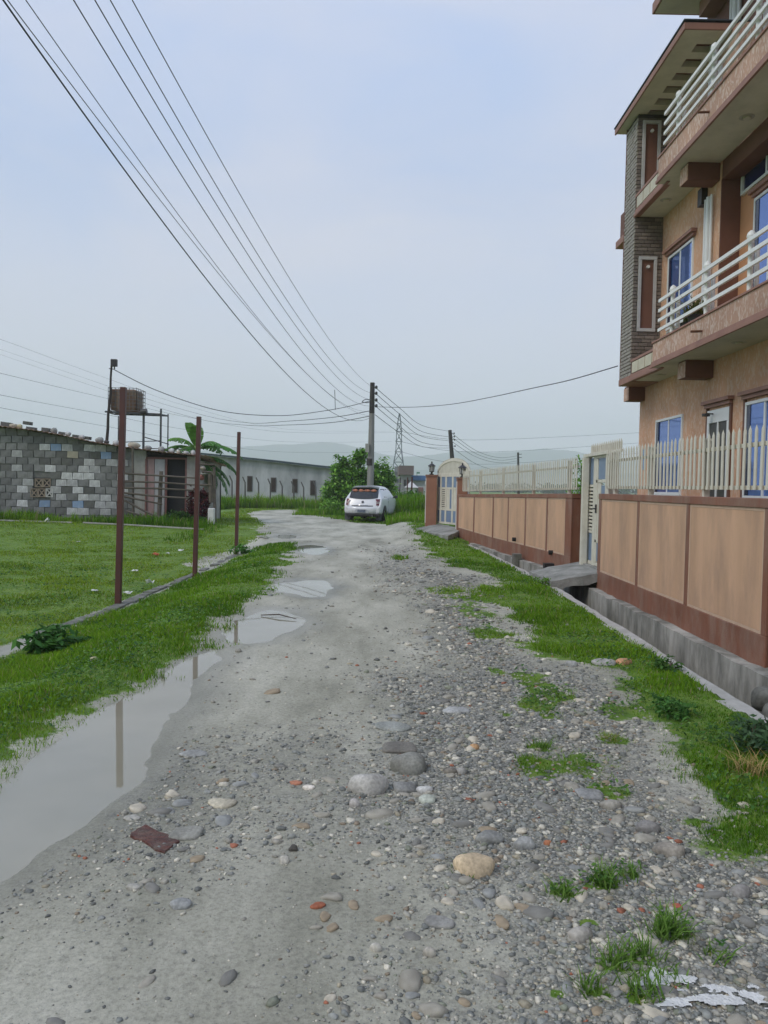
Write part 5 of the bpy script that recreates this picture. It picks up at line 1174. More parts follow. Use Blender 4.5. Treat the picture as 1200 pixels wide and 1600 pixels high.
# sacks on the fence corner
for n_, (x, y, w, h, c_, lb) in enumerate([(915, 345, 60, 34, (.42, .36, .30), 'tan bundled sack on the fence corner by the banana plant'), (930, 400, 70, 26, (.34, .33, .30), 'grey folded sack under the tan one on the fence corner'), (900, 440, 50, 50, (.30, .12, .10), 'dull red cloth hanging behind the second steel post')]):
    p = Vector(fpt6(x, y, .1)); me = rock_mesh('sack', (w/6.667/1200*27*.5, .16, h/6.667/1200*27*.6), 400+n_, c_, sub=3, lump=.12); o = link('sack', me, None, p); tag(o, lb, 'sack')
# long pale kerb in the grass
pts = strip_pts([tuple(P(u, v, y))[:2] for u, v, y in ((-40, 818, 27.2), (60, 824, 26.8))]+[], 1.0)
kb = [P(-60, 822, 26.6), P(60, 825, 26.4), P(112, 829, 26.0)]; kc = [P(130, 823, 26.2), P(200, 828, 25.6), P(318, 836, 24.6)]
for pl, lb in ((kb, 'kerb_left'), (kc, 'kerb_right')):
    mb = MB()
    for a, b_ in zip(pl[:-1], pl[1:]):
        za = float(H(a.x, a.y)); zb2 = float(H(b_.x, b_.y)); mb.bar((a.x, a.y, za+.045), (b_.x, b_.y, zb2+.045), .05, .05)
    o = mb.build('kerb', MREN, bevel=.01); tag(o, kind='structure')

# ------------------------------------------------------------ water tank stand and floodlight pole
TYY = 29.6
st = empty('tank_stand', (P(215, 700, TYY).x, TYY, 2.2), 'dark steel stand carrying the caged water tank behind the hut', 'stand')
def tp(u, v, dy=0): p = P(u, v, TYY+dy); return p
MST3 = pm('dark_steel', (0.035, 0.045, 0.06), (.05, .045, .04), 8, .5)
zpl = tp(210, 646).z; x0, x1 = tp(172, 644).x, tp(257, 650).x
mb = MB(); mb.bar((x0, TYY-.5, zpl), (x1, TYY-.5, zpl-.06), .06, .06); mb.bar((x0, TYY+.5, zpl), (x1, TYY+.5, zpl-.02), .06, .06)
for k in range(8): x = x0+(x1-x0)*k/7; mb.bar((x, TYY-.5, zpl+.0-.06*k/7), (x, TYY+.5, zpl-.02*k/7), .05, .04)
mb.bar((tp(200, 690).x, TYY-.5, tp(200, 692).z), (tp(258, 690).x, TYY-.5, tp(258, 690).z), .03, .03); mb.bar((tp(231, 686).x, TYY-.5, tp(231, 684).z), (tp(258, 690).x, TYY+.5, tp(258, 693).z), .03, .03)
mb.build('platform', MST3, st)
for (ua, va, dy, w_) in ((231, 642, -.5, .07), (257.5, 641, -.5, .06), (176, 648, -.5, .03), (257, 645, .5, .04), (178, 648, .5, .03)):
    p = tp(ua, va); mb = MB(); mb.bar((p.x, TYY+dy, 0), (p.x, TYY+dy, p.z), w_); mb.build('leg', MST3, st)
mb = MB(); p = tp(231.5, 645); mb.cyl((p.x-.1, TYY-.55, p.z-.02), (p.x+.12, TYY-.55, p.z+.0), .11, 10); mb.build('valve', MST3, st)
tk = empty('water_tank', (tp(198, 640).x, TYY, zpl+.05), 'rust-stained cube water tank in a wire cage', 'tank')
a, b_ = tp(176.5, 642).x, tp(220, 642).x; zt0 = zpl+.06; zt1 = tp(200, 609).z
mb = MB(); mb.box((a+.05, TYY-.48, zt0), (b_-.05, TYY+.48, zt1-.03)); mb.build('container', pm('rusty_plastic', (0.33, 0.24, 0.17), (0.16, 0.075, 0.04), 2.2, .6, .2, 8, lo=.3, hi=.6, dirt=(.10, .05, .03), dscale=1.4, damt=.8), tk, bevel=.08)
cg = MB()
for k in range(9):
    x = a+(b_-a)*k/8
    for yy in (TYY-.52, TYY+.52): cg.bar((x, yy, zt0), (x, yy, zt1+.02), .016)
for k in range(7):
    z = zt0+(zt1-zt0)*k/6
    for yy in (TYY-.525, TYY+.525): cg.bar((a, yy, z), (b_, yy, z), .016)
    for x in (a, b_): cg.bar((x, TYY-.52, z), (x, TYY+.52, z), .016)
for k in range(6):
    yy = TYY-.52+1.04*k/5
    for x in (a, b_): cg.bar((x, yy, zt0), (x, yy, zt1+.02), .016)
cg.build('cage', pm('cage_steel', (.10, .12, .14), (.16, .12, .10), 12, .5), tk)
lp = empty('floodlight_pole', (P(166, 700, 29).x, 29, 2), 'crooked dark pole with a black floodlight at its top above the hut', 'lamp')
mb = MB(); mb.tube([P(165, 740, 29), P(166, 700, 29), P(168.5, 670, 29), P(169, 648, 29), P(172.5, 615, 29), P(173, 590, 29), P(175, 561, 29)], [.07, .065, .055, .05, .045, .04, .04], 8); mb.build('pole', pm('dark_wood', (.045, .035, .03), (.03, .025, .022), 6, .8), lp)
p = P(178, 567, 28.9); mb = MB(); mb.box((p.x-.10, p.y-.1, p.z-.14), (p.x+.13, p.y+.05, p.z+.13)); mb.build('floodlight', MBK, lp, bevel=.02)
mb = MB(); p = P(173, 576, 29); mb.bar((p.x-.06, p.y, p.z), (p.x+.14, p.y, p.z-.02), .03); mb.cyl((p.x+.14, p.y, p.z-.02), (p.x+.14, p.y, p.z+.08), .025, 8); mb.build('bracket', MBK, lp)

# ------------------------------------------------------------ banana plant, red shrub
MLF = leafmat('leaf', .3)
def banana(cx, cy, cz, scale=1.0):
    r = empty('banana_plant', (cx, cy, 0), 'banana plant with broad torn leaves behind the right end of the hut', 'plant')
    mb = MB(); mb.tube([(cx+.1, cy, 0), (cx+.05, cy, cz*.5), (cx, cy, cz)], [.13, .11, .07], 10); mb.build('trunk', pm('banana_trunk', (.16, .15, .07), (.10, .08, .05), 5, .8), r)
    rr = random.Random(5)
    specs = [(-170, 35, 1.5), (-150, 62, 1.25), (175, 22, 1.6), (-95, 84, 1.35), (-80, 80, 1.3), (8, 34, 1.9), (-8, 20, 1.9), (20, 8, 1.7), (2, -2, 1.8), (60, 40, 1.4), (120, 40, 1.5), (-40, 50, 1.4), (-120, 30, 1.3), (35, -15, 1.3), (-20, -12, 1.5)]
    for n_, (az_, el_, L) in enumerate(specs):
        az_ = R(az_+rr.uniform(-8, 8)); el0 = R(el_); V = []; F = []; CCc = []; n = 22; pts = []; p = Vector((cx, cy, cz-rr.uniform(0, .5) if el_ < 30 else cz)); e_ = el0
        for i in range(n+1):
            pts.append(p.copy()); p = p+Vector((math.cos(az_)*math.cos(e_), math.sin(az_)*math.cos(e_), math.sin(e_)))*(L/n); e_ -= R(3.0 if el_ > 70 else 3.9)
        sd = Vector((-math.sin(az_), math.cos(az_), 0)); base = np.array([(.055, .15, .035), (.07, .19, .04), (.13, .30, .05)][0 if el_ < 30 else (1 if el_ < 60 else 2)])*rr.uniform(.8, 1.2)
        for sgn in (-1, 1):
            for i in range(3, n):
                t = i/n; w = .24*math.sin(PI*min(1, (t-.08)*1.05))**.6+.02; torn = 1 if (el_ > 70) else rr.random() < .5
                dr = .55 if el_ < 70 else .12
                d = pts[min(i+1, n)]-pts[i]; a0 = pts[i]; a1 = pts[i]+d*(.99 if torn else .86)
                off = sd*sgn*w; dn = Vector((0, 0, -w*dr*rr.uniform(.6, 1.3)))
                k = len(V); V += [a0, a1, a1+off*.55+dn*.25+d*.3, a0+off*.55+dn*.25+d*.3, a1+off+dn+d*.7, a0+off+dn+d*.6]; F += [(k, k+1, k+2, k+3), (k+3, k+2, k+4, k+5)]
                c_ = base*rr.uniform(.8, 1.2); CCc += [c_*1.2]*2+[c_]*2+[c_*.9]*2
        V = np.array([tuple(v) for v in V])-np.array([cx, cy, 0]); me = fast('leaf', V, [4]*len(F), np.array(F).ravel(), MLF, np.array(CCc))
        lf = link('leaf', me, r)
        mb = MB(); mb.tube(pts[::3], [.03, .026, .022, .018, .014, .01, .008, .006][:len(pts[::3])], 5); mb.build('midrib', pm('midrib', (.22, .32, .08), (.18, .26, .06), 5, .6), lf)
bp_ = P(307, 722, 29.3); banana(bp_.x+.0, 29.3, bp_.z+.42)
def leaf_cloud(name, pts, size, cols, mat, parent=None, off=(0, 0, 0), aspect=.45, droop=.3):
    pts = np.asarray(pts); N = len(pts); s_ = size*rng.uniform(.6, 1.4, N)[:, None]
    a = rng.uniform(0, 2*PI, N); e_ = rng.normal(-droop, .5, N)
    d = np.stack([np.cos(a)*np.cos(e_), np.sin(a)*np.cos(e_), np.sin(e_)], 1); t = np.stack([-np.sin(a), np.cos(a), rng.normal(0, .5, N)], 1); t /= np.linalg.norm(t, axis=1)[:, None]
    V = np.stack([pts, pts+d*s_*.5+t*s_*aspect*.5, pts+d*s_, pts+d*s_*.5-t*s_*aspect*.5], 1)
    c_ = np.asarray(cols)[rng.integers(0, len(cols), N)]*rng.uniform(.7, 1.3, (N, 1))
    me = fast(name, V.reshape(-1, 3)-np.array(off), np.full(N, 4), np.arange(N*4), mat, np.repeat(c_, 4, 0)); return link(name, me, parent)
def bush(name, x, y, z0, blobs, nleaf, size, cols, label, cat='bush', stems=5, mat=None, stemcol=(.12, .09, .06)):
    r = empty(name, (x, y, z0), label, cat); P_ = []
    vols = np.array([b[3]*b[4]*b[5] for b in blobs]); wts = vols**(2/3.)/np.sum(vols**(2/3.))
    for b, w in zip(blobs, wts):
        n = int(nleaf*w); # clumped sampling
        nc = max(4, n//26); cc = rng.normal(0, 1, (nc, 3)); cc /= np.linalg.norm(cc, axis=1)[:, None]; cc *= rng.uniform(.35, 1.0, (nc, 1))**.6
        q = cc[rng.integers(0, nc, n)]+rng.normal(0, .16, (n, 3)); P_.append(q*np.array(b[3:6])+np.array([x+b[0], y+b[1], z0+b[2]]))
    pts = np.concatenate(P_); pts = pts[pts[:, 2] > z0+.03]
    leaf_cloud('foliage', pts, size, cols, mat or MLF, r, (x, y, z0))
    mb = MB()
    for k in range(stems):
        b = blobs[k % len(blobs)]; tx, ty, tz = x+b[0]+random.uniform(-.4, .4)*b[3], y+b[1], z0+b[2]+b[5]*random.uniform(.2, .9)
        sx_ = x+random.uniform(-.3, .3)*(1+abs(b[0])*.3); sr = 1 if b[5] > .3 else .12; mb.tube([(x+(sx_-x)*sr, y, z0-.03), ((x+(sx_-x)*sr+tx)/2+random.uniform(-.1, .1)*sr, (y+ty)/2, (z0+tz)/2), (tx, ty, tz)], [.045*sr, .03*sr, .008*sr], 6)
    mb.build('stem', pm('bark', (.12, .09, .06), (.08, .06, .045), 9, .9), r); return r
sh = P(311, 785, 27.2)
bush('shrub', sh.x, 27.2, 0.0, [(0, 0, .75, .42, .4, .62), (-.15, 0, .35, .5, .4, .35), (.18, 0, 1.0, .25, .3, .35)], 2600, .13, [(.09, .018, .022), (.055, .012, .018), (.13, .03, .03)], 'dark purple-red leafy shrub at the hut corner', 'shrub')
bush('shrub', sh.x-.55, 26.7, -.1, [(0, 0, .3, .55, .4, .4), (.6, 0, .2, .5, .3, .25)], 1500, .12, [(.05, .13, .03), (.09, .2, .04), (.03, .08, .02)], 'green leafy weeds below the dark red shrub', 'shrub', 3)

# ------------------------------------------------------------ three steel posts
MSP = pm('red_oxide', (0.115, 0.035, 0.028), (0.085, 0.028, 0.022), 5, .45, .1, 30, dirt=(.05, .03, .03), dscale=3, damt=.6)
for (ut, vt, ub, vb, y, lb) in ((193, 605, 184.5, 945, 10.8, 'nearest and tallest-looking of the three dark red steel posts in the left verge'), (311, 651, 304.5, 898, 14.06, 'middle one of the three dark red steel posts'), (373.5, 675, 369, 868, 18.6, 'farthest of the three dark red steel posts, in front of the long warehouse')):
    t_ = P(ut, vt, y); b_ = P(ub, vb, y); mb = MB(); b2 = b_+(b_-t_).normalized()*.25; mb.bar(b2, t_, .078, .078, up=(0, 1, 0))
    o = mb.build('steel_post', MSP, None, bevel=.006, origin=b_); tag(o, lb, 'post')

# ============================================================ CAR
MCW = pm('car_white', (0.68, 0.69, 0.71), (0.66, .67, .69), 2, .22, spec=.7); MCT = pm('car_trim', (.02, .02, .022), (.03, .03, .03), 8, .5)
MTG = pm('car_glass', (.012, .014, .016), (.02, .022, .025), 2, .06, spec=.8); MRL = pm('tail_red', (.16, .012, .02), (.11, .01, .015), 8, .15, spec=.8); MCH = pm('chrome', (.5, .5, .52), (.4, .4, .42), 8, .15, metal=.9)
MTY = pm('tyre', (.018, .018, .018), (.03, .028, .025), 12, .85); MMF = pm('mud_flap', (.10, .11, .12), (.07, .075, .08), 6, .8)
CY0 = 32.3; cb = P(566, 812, CY0)
car = empty('parked_car', (cb.x, CY0, 0.07), 'white hatchback parked on the grass seen from behind with orange headrests', 'car', rz=-R(13))
st_ = [(-.06, .34, .66, .50, .70, .56, .60), (-.02, .27, .78, .60, .79, .66, .70), (.10, .25, .80, .86, .80, .92, .66), (.20, .24, .81, .93, .80, 1.06, .63), (.36, .23, .82, .95, .80, 1.30, .57), (.52, .22, .82, .96, .80, 1.43, .50), (.8, .22, .82, .96, .80, 1.475, .52), (1.3, .22, .82, .95, .81, 1.49, .55), (1.9, .22, .82, .94, .81, 1.485, .58), (2.3, .22, .82, .93, .81, 1.42, .56), (2.75, .22, .82, .92, .80, 1.12, .60), (3.0, .22, .81, .90, .78, .99, .62), (3.4, .23, .80, .80, .74, .86, .50), (3.66, .26, .72, .66, .64, .70, .42), (3.74, .34, .62, .52, .55, .56, .40)]
V = []; F = []
def sec(s):
    y, zb_, wb, zbe, wbe, zr, wr = s
    h = [(0, zb_), (wb*.9, zb_), (wb, zb_+.10), (wb+.012, (zb_+zbe)/2), (wbe, zbe-.03), (wbe*.985, zbe+.01), ((wbe+wr)/2+.03, (zbe+zr)/2), (wr+.02, zr-.05), (wr*.7, zr), (0, zr+.015)]
    return [(x, y, z) for x, z in h]+[(-x, y, z) for x, z in h[-2:0:-1]]
for s in st_: V += sec(s)
m_ = len(sec(st_[0]))
for i in range(len(st_)-1):
    for k in range(m_): F.append((i*m_+k, i*m_+(k+1) % m_, (i+1)*m_+(k+1) % m_, (i+1)*m_+k))
F += [tuple(range(m_)), tuple((len(st_)-1)*m_+k for k in range(m_))[::-1]]
def cpart(name, mb, mat, smooth=False, bevel=0, parent=None):
    o = link(name, mb.mesh(name, mat, (0, 0, 0), smooth), parent or car)
    if bevel: md = o.modifiers.new('b', 'BEVEL'); md.width = bevel; md.segments = 2; md.limit_method = 'ANGLE'
    return o
mb = MB(); mb.add(V, F); body = cpart('body', mb, MCW, True); md = body.modifiers.new('s', 'SUBSURF'); md.levels = 2; md.render_levels = 2
def back_y(z): return float(np.interp(z, [.4, .6, .92, 1.06, 1.30, 1.44], [-.06, -.03, .10, .20, .36, .52]))
def curved_patch(xh, z0, z1, off, nx=12, nz=6, shape=None):
    V = []; F = []
    for j in range(nz+1):
        z = z0+(z1-z0)*j/nz
        for i in range(nx+1):
            t = -1+2*i/nx; w = xh(z) if callable(xh) else xh; x = t*w; y = back_y(z)+.10*abs(t)**3*.8-off; zz = z+(shape(t, j/nz) if shape else 0); V.append((x, y, zz))
    for j in range(nz):
        for i in range(nx): k = j*(nx+1)+i; F.append((k, k+1, k+nx+2, k+nx+1))
    mb = MB(); mb.add(V, F); return mb
cpart('rear_window', curved_patch(lambda z: .63-.12*(z-.98), .97, 1.37, .05, shape=lambda t, j: -.05*(1-t*t)*(1-j)), MTG, True)
for k in range(4):
    x = -.40+k*.268; mb = MB(); o = link('headrest', rock_mesh('headrest', (.125, .03, .055), 500+k, (.45, .19, .12), sub=3, lump=.1, mat=attrmat('car_cloth', .8)), car, (x, back_y(1.27)-.06, 1.275)); o['label'] = 'orange cushion showing in the rear window'
mb = MB(); V = []; F = []
for i in range(13):
    t = -1+i/6; x = t*.56; yb = .26+.10*abs(t)**3; z = 1.435-.05*abs(t)**4
    V += [(x, yb, z), (x, yb+.28, z+.05), (x, yb+.28, z+.0), (x, yb+.01, z-.045)]
for i in range(12):
    k = i*4
    for a, b_ in ((0, 1), (1, 2), (2, 3), (3, 0)): F.append((k+a, k+4+a, k+4+b_, k+b_))
F += [(0, 1, 2, 3), (51, 50, 49, 48)]; mb.add(V, F); cpart('spoiler', mb, pm('grey_spoiler', (.16, .17, .17), (.12, .13, .13), 5, .35))
for sx_ in (-1, 1):
    V = []; F = []; n = 5
    for j in range(7):
        z = .66+.27*j/6
        for i in range(n+1):
            t = i/n; x = sx_*(.60+.20*t-(.04 if j > 4 else 0)*(1-t)); y = back_y(z)+.0+.19*t**2.2-.055; V.append((x, y, z))
    for j in range(6):
        for i in range(n): k = j*(n+1)+i; F.append((k, k+1, k+n+2, k+n+1))
    mb = MB(); mb.add(V, F); tl = cpart('tail_light', mb, MRL, True)
    q = MB()
    for zz in (.74, .79):
        for i in range(4):
            t0, t1 = i/5+.1, (i+1)/5+.1; ya = back_y(zz)+.19*t0**2.2-.062; yb = back_y(zz)+.19*t1**2.2-.062
            q.add([(sx_*(.60+.2*t0), ya, zz), (sx_*(.60+.2*t1), yb, zz), (sx_*(.60+.2*t1), yb, zz+.028), (sx_*(.60+.2*t0), ya, zz+.028)], [(0, 1, 2, 3)])
    cpart('lens', q, pm('clear_lens', (.55, .5, .5), (.5, .45, .45), 9, .2), parent=tl)
def bump_y(z): return {0: 0}.get(0, 0)
bp2 = MB(); V = []; F = []
for j, (z, o_) in enumerate(((.30, .02), (.34, .075), (.48, .095), (.56, .09), (.60, .05))):
    for i in range(15):
        t = -1+i/7; V.append((t*.80, -.06-o_+.30*abs(t)**4, z))
for j in range(4):
    for i in range(14): k = j*15+i; F.append((k, k+1, k+16, k+15))
bp2.add(V, F); cpart('bumper', bp2, MCW, True)
mb = MB(); mb.box((-.50, -.153, .245), (.50, -.02, .30)); mb.box((-.74, -.10, .25), (.74, .12, .31)); cpart('under_trim', mb, MCT)
mb = MB(); mb.box((-.70, .0, .18), (.70, 3.5, .26)); cpart('underbody', mb, MCT)
mb = MB(); mb.add([(-.33, -.163, .345), (.33, -.163, .345), (.25, -.165, .49), (-.25, -.165, .49)], [(0, 1, 2, 3)]); cpart('plate_recess', mb, pm('grey_recess', (.40, .41, .43), (.36, .37, .39), 4, .4))
mb = MB(); mb.box((-.165, -.18, .365), (.165, -.168, .475)); pl = cpart('number_plate', mb, pm('plate_dark_blue', (.03, .05, .10), (.04, .06, .12), 6, .4))
q = MB(); rr = random.Random(8)
for z, n in ((.435, 6), (.388, 5)):
    for k in range(n): x = -.12+k*.24/(n-1); q.box((x-.013, -.1825, z-.015), (x+.013, -.1805, z+.015))
cpart('plate_characters', q, pm('plate_paint', (.35, .38, .42), (.3, .33, .36), 6, .5), parent=pl)
mb = curved_patch(.56, .625, .655, .055, nz=1); cpart('tailgate_seam', mb, MCT); mb = curved_patch(.30, .66, .675, .055, nz=1); cpart('chrome_strip', mb, MCH)
mb = MB(); mb.cyl((0, back_y(.80)-.06, .80), (0, back_y(.80)+.02, .80), .05, 16); cpart('badge', mb, pm('badge_grey', (.12, .12, .13), (.1, .1, .11), 4, .3))
def side_x(y, z): 
    i = np.searchsorted([s[0] for s in st_], y)-1; i = int(np.clip(i, 0, len(st_)-2)); t = (y-st_[i][0])/(st_[i+1][0]-st_[i][0]); s = [a+(b-a)*t for a, b in zip(st_[i], st_[i+1])]
    return float(np.interp(z, [s[3], (s[3]+s[5])/2, s[5]-.05], [s[4]*.985, (s[4]+s[6])/2+.03, s[6]+.02]))
for sx_ in (-1, 1):
    for nm, poly in (('side_window', [(.62, 1.0), (1.22, 1.0), (1.22, 1.36), (.70, 1.36)]), ('side_window', [(1.32, 1.0), (2.42, 1.0), (2.05, 1.36), (1.32, 1.36)])):
        q = MB(); V = [(sx_*(side_x(y, z)+.004), y, z) for y, z in poly]; q.add(V, [(0, 1, 2, 3)]); cpart(nm, q, MTG)
    q = MB(); q.tube([(sx_*.815, 1.25, .86), (sx_*.835, 1.30, .87), (sx_*.835, 1.42, .87), (sx_*.815, 1.47, .86)], .012, 6); cpart('door_handle', q, MCW)
    q = MB(); q.box((sx_*.82-.003, 1.265, .35), (sx_*.82+.006, 1.275, .95)); cpart('door_seam', q, MCT)
    q = MB(); q.tube([(sx_*.80, 2.30, .97), (sx_*.90, 2.28, 1.0)], .03, 8); mr_ = cpart('mirror', q, MCT); q = MB(); q.box((sx_*.88 if sx_ > 0 else -1.02, 2.20, .95), (sx_*1.02 if sx_ > 0 else -.88, 2.32, 1.08)); cpart('mirror_shell', q, MCT, bevel=.02, parent=mr_)
    for yw in (.62, 3.05):
        q = MB(); q.cyl((sx_*.66, yw, .28), (sx_*.835, yw, .28), .285, 24); w = cpart('wheel', q, MTY, bevel=.03)
        q = MB(); q.cyl((sx_*.80, yw, .28), (sx_*.842, yw, .28), .185, 16); cpart('rim', q, MCH, parent=w)
        q = MB(); q.cyl((sx_*.60, yw, .33), (sx_*.836 , yw, .33), .335, 24); cpart('wheel_arch', q, MCT)
    q = MB(); q.box((sx_*.56, .12, .04), (sx_*.80, .14, .30)); cpart('mud_flap', q, MMF)
q = MB(); q.tube([(.45, .1, .23), (.45, -.1, .22)], .022, 8); cpart('exhaust', q, MCH)

# ============================================================ POLES, WIRES
MPO = pm('pole_concrete', (.28, .275, .26), (.20, .195, .18), 3, .85, .3, 30, stretch=(1, 1, .2)); MPD = pm('pole_dark', (.035, .03, .028), (.05, .045, .04), 6, .8); MWI = pm('wire', (.035, .037, .045), (.03, .03, .04), 5, .5)
PY = 40.0
up = empty('utility_pole', (P(578, 800, PY).x, PY, 0), 'tall tapering concrete utility pole standing behind the parked car', 'pole')
a = P(577.5, 815, PY); b_ = P(582, 598, PY); mid = a.lerp(b_, .78)
mb = MB(); mb.bar(a-Vector((0, 0, .4)), mid, .30, .30); mb.v = [tuple((Vector(v)-mid)*(1.0)+mid) for v in mb.v]
mb = MB(); mb.tube([a-Vector((0, 0, .5)), a.lerp(b_, .5), mid], [.20, .165, .14], 8); mb.build('shaft', MPO, up)
mb = MB(); mb.tube([mid, b_], [.141, .12], 8); mb.build('pole_top', MPD, up)
mb = MB(); q = P(578, 722, PY); mb.cyl(q-Vector((0, 0, .18)), q+Vector((0, 0, .18)), .19, 10); mb.build('clamp', MPD, up)
mb = MB(); q = P(574.5, 700, PY-.15); mb.box((q.x-.12, q.y-.15, q.z-.22), (q.x+.08, q.y+.02, q.z+.22)); mb.build('meter_box', MREN, up)
ins = [605, 614.5, 625, 634]
for v in ins:
    q = P(588, v, PY); mb = MB(); mb.bar(P(582, v, PY), q, .03, .03); mb.tube([q-Vector((0, 0, .08)), q, q+Vector((0, 0, .08))], [.06, .07, .05], 8); mb.build('insulator', MBK, up)
def wire_obj(pts, r, label, group=None, cat='wire', name='overhead_wire', n=5, mat=None):
    o0 = pts[0]; mb = MB(); mb.tube(pts, r, n); o = mb.build(name, mat or MWI, None, origin=o0); tag(o, label, cat, group); return o
def par(y, A, B, Cc):   # quadratic through three (y,val)
    (a, fa), (b, fb), (c, fc) = A, B, Cc
    return fa*(y-b)*(y-c)/((a-b)*(a-c))+fb*(y-a)*(y-c)/((b-a)*(b-c))+fc*(y-a)*(y-b)/((c-a)*(c-b))
hp_ = [605, 614.5, 625, 634, 642, 650, 652]
tops = [(210, 433), (175, 405.7), (150, 389.8), (116, 365.7), (52, 333.4), (23, 325.5), (16, 301)]
names = ['rightmost of the overhead wires running to the top left of the sky', 'second from the right of the overhead wires running to the top left', 'third from the right of the overhead wires running to the top left', 'fourth from the right of the overhead wires running to the top left', 'faint thin overhead wire, fifth from the right at the top left', 'overhead wire close to the thick leftmost cable at the top left', 'thick leftmost cable running to the top left of the sky']
NPX = None
for k, ((u0, u4), vp_) in enumerate(zip(tops, hp_)):
    pe = P(582 if k < 4 else 580, vp_, PY)
    def onp(u, v):      # intersection of the pixel ray with the vertical plane x = -0.7-.077(40-y)
        d = ray(u, v); kk = (-.7-.077*40)/(d.x-.077*d.y); return d*kk+Vector((0, 0, CAMZ))
    q0 = onp(u0, 0); q4 = onp(u4, 400)
    ys = np.linspace(PY, -7, 48); pts = [Vector((pe.x+(-.7-.077*(PY-y)-(-.7)) , y, par(y, (PY, pe.z), (q4.y, q4.z), (q0.y, q0.z)))) for y in ys]
    if k == 0: NP = pts[-1].copy()
    wire_obj(pts, (.007 if k < 4 else .005 if k < 6 else .009), names[k])
npz = NP.z+.3
mb = MB(); mb.tube([(NP.x, -7, 0), (NP.x, -7, npz+1)], [.2, .13], 8); o = mb.build('utility_pole', MPO, None, origin=(NP.x, -7, 0)); tag(o, 'concrete utility pole behind the camera that carries the near ends of the overhead wires', 'pole')
# drop cable to the floodlight pole
def px_curve(L, n=6):
    out = []
    for i in range(len(L)-1):
        p0 = P(*L[max(i-1, 0)]); p1 = P(*L[i]); p2 = P(*L[i+1]); p3 = P(*L[min(i+2, len(L)-1)])
        for k in range(n): t = k/n; out.append(0.5*((2*p1)+(p2-p0)*t+(2*p0-5*p1+4*p2-p3)*t*t+(3*p1-p0-3*p2+p3)*t**3))
    out.append(P(*L[-1])); return out
wire_obj(px_curve([(179, 578, 29), (235, 606, 30.5), (300, 630, 32.4), (350, 643, 34), (400, 648.5, 35.4), (450, 649, 36.8), (500, 643, 38), (540, 636, 39), (580, 626, 40)]), .016, 'dark drooping cable from the floodlight pole to the utility pole', cat='cable', name='cable')
wire_obj(px_curve([(582, 626, 40), (572, 624, 39.8), (566, 628, 39.6), (575, 629, 39.8), (582, 627, 40)]), .02, 'small coil of dark cable at the utility pole', cat='cable', name='cable')
wire_obj([P(523, 609, 38), P(523.5, 625, 38.2), P(524, 640, 38.4)], .015, 'short vertical wire link hanging from the overhead wires left of the utility pole', cat='cable', name='cable')
wire_obj(px_curve([(586, 635.5, 40), (620, 636.5, 36), (660, 635.5, 32), (710, 631, 28), (770, 620, 24.5), (830, 607, 21.5), (890, 594, 18.5), (965, 572, 15.6)]), .012, 'thin service cable from the utility pole to the house tower', cat='cable', name='cable')
# further poles along the road
p2a = P(708, 735, 74); p2b = P(703, 672, 74); lp2 = empty('utility_pole', (p2a.x, 74, 0), 'leaning dark utility pole seen above the arched gate', 'pole')
mb = MB(); q = p2a+(p2a-p2b)*.6; mb.tube([q, p2a, p2b], [.24, .22, .17], 8); mb.build('shaft', MPD, lp2)
for v in (677, 682, 687, 697): a = P(704+(v-672)*.07, v, 74); mb = MB(); mb.cyl(a+Vector((.32, 0, -.07)), a+Vector((.32, 0, .07)), .07, 6); mb.bar(a, a+Vector((.35, 0, 0)), .03); mb.build('insulator', MBK, lp2)
p3a = P(810, 745, 115); p3b = P(809.5, 707, 115); lp3 = empty('utility_pole', (p3a.x, 115, 0), 'small far dark utility pole above the picket fence', 'pole')
mb = MB(); mb.tube([p3a+(p3a-p3b)*.8, p3b], [.2, .15], 8); mb.build('shaft', MPD, lp3)
for v in (710, 715): a = P(811, v, 115); mb = MB(); mb.bar(a, a+Vector((.4, 0, .05)), .08); mb.build('insulator', MBK, lp3)
for k, (v0, v1, sg_) in enumerate(((605, 674, 8), (614, 683, 9), (625, 689, 10), (634, 697, 12), (648, 700, 14))):
    wire_obj(px_curve([(586, v0, 40), (625, v0+(v1-v0)*.42+sg_*.5, 48), (660, v0+(v1-v0)*.80+sg_*.6, 58), (704, v1, 74)]), .017, 'sagging wire between the utility pole by the car and the leaning pole', 'wires between the tall pole and the leaning pole')
for k, (v0, v1) in enumerate(((677, 712), (683, 716), (690, 720), (699, 732))):
    wire_obj(px_curve([(706, v0, 74), (745, v0+(v1-v0)*.65+5, 88), (780, v1+3, 100), (810, v1, 115)]), .022, 'faint wire between the leaning pole and the small far pole', 'wires between the leaning pole and the small far pole')
for k, (v0, v1) in enumerate(((642, 640), (650, 655))):
    wire_obj(px_curve([(578, v0, 40), (520, v0+10, 50), (450, v0+16-k*2, 62), (380, v0+18-k*4, 80), (300, v0+2, 110), (180, v0-35, 150), (-40, v0-110, 210)]), .022, 'faint wire crossing low across the sky left of the utility pole', 'faint low wires left of the utility pole')

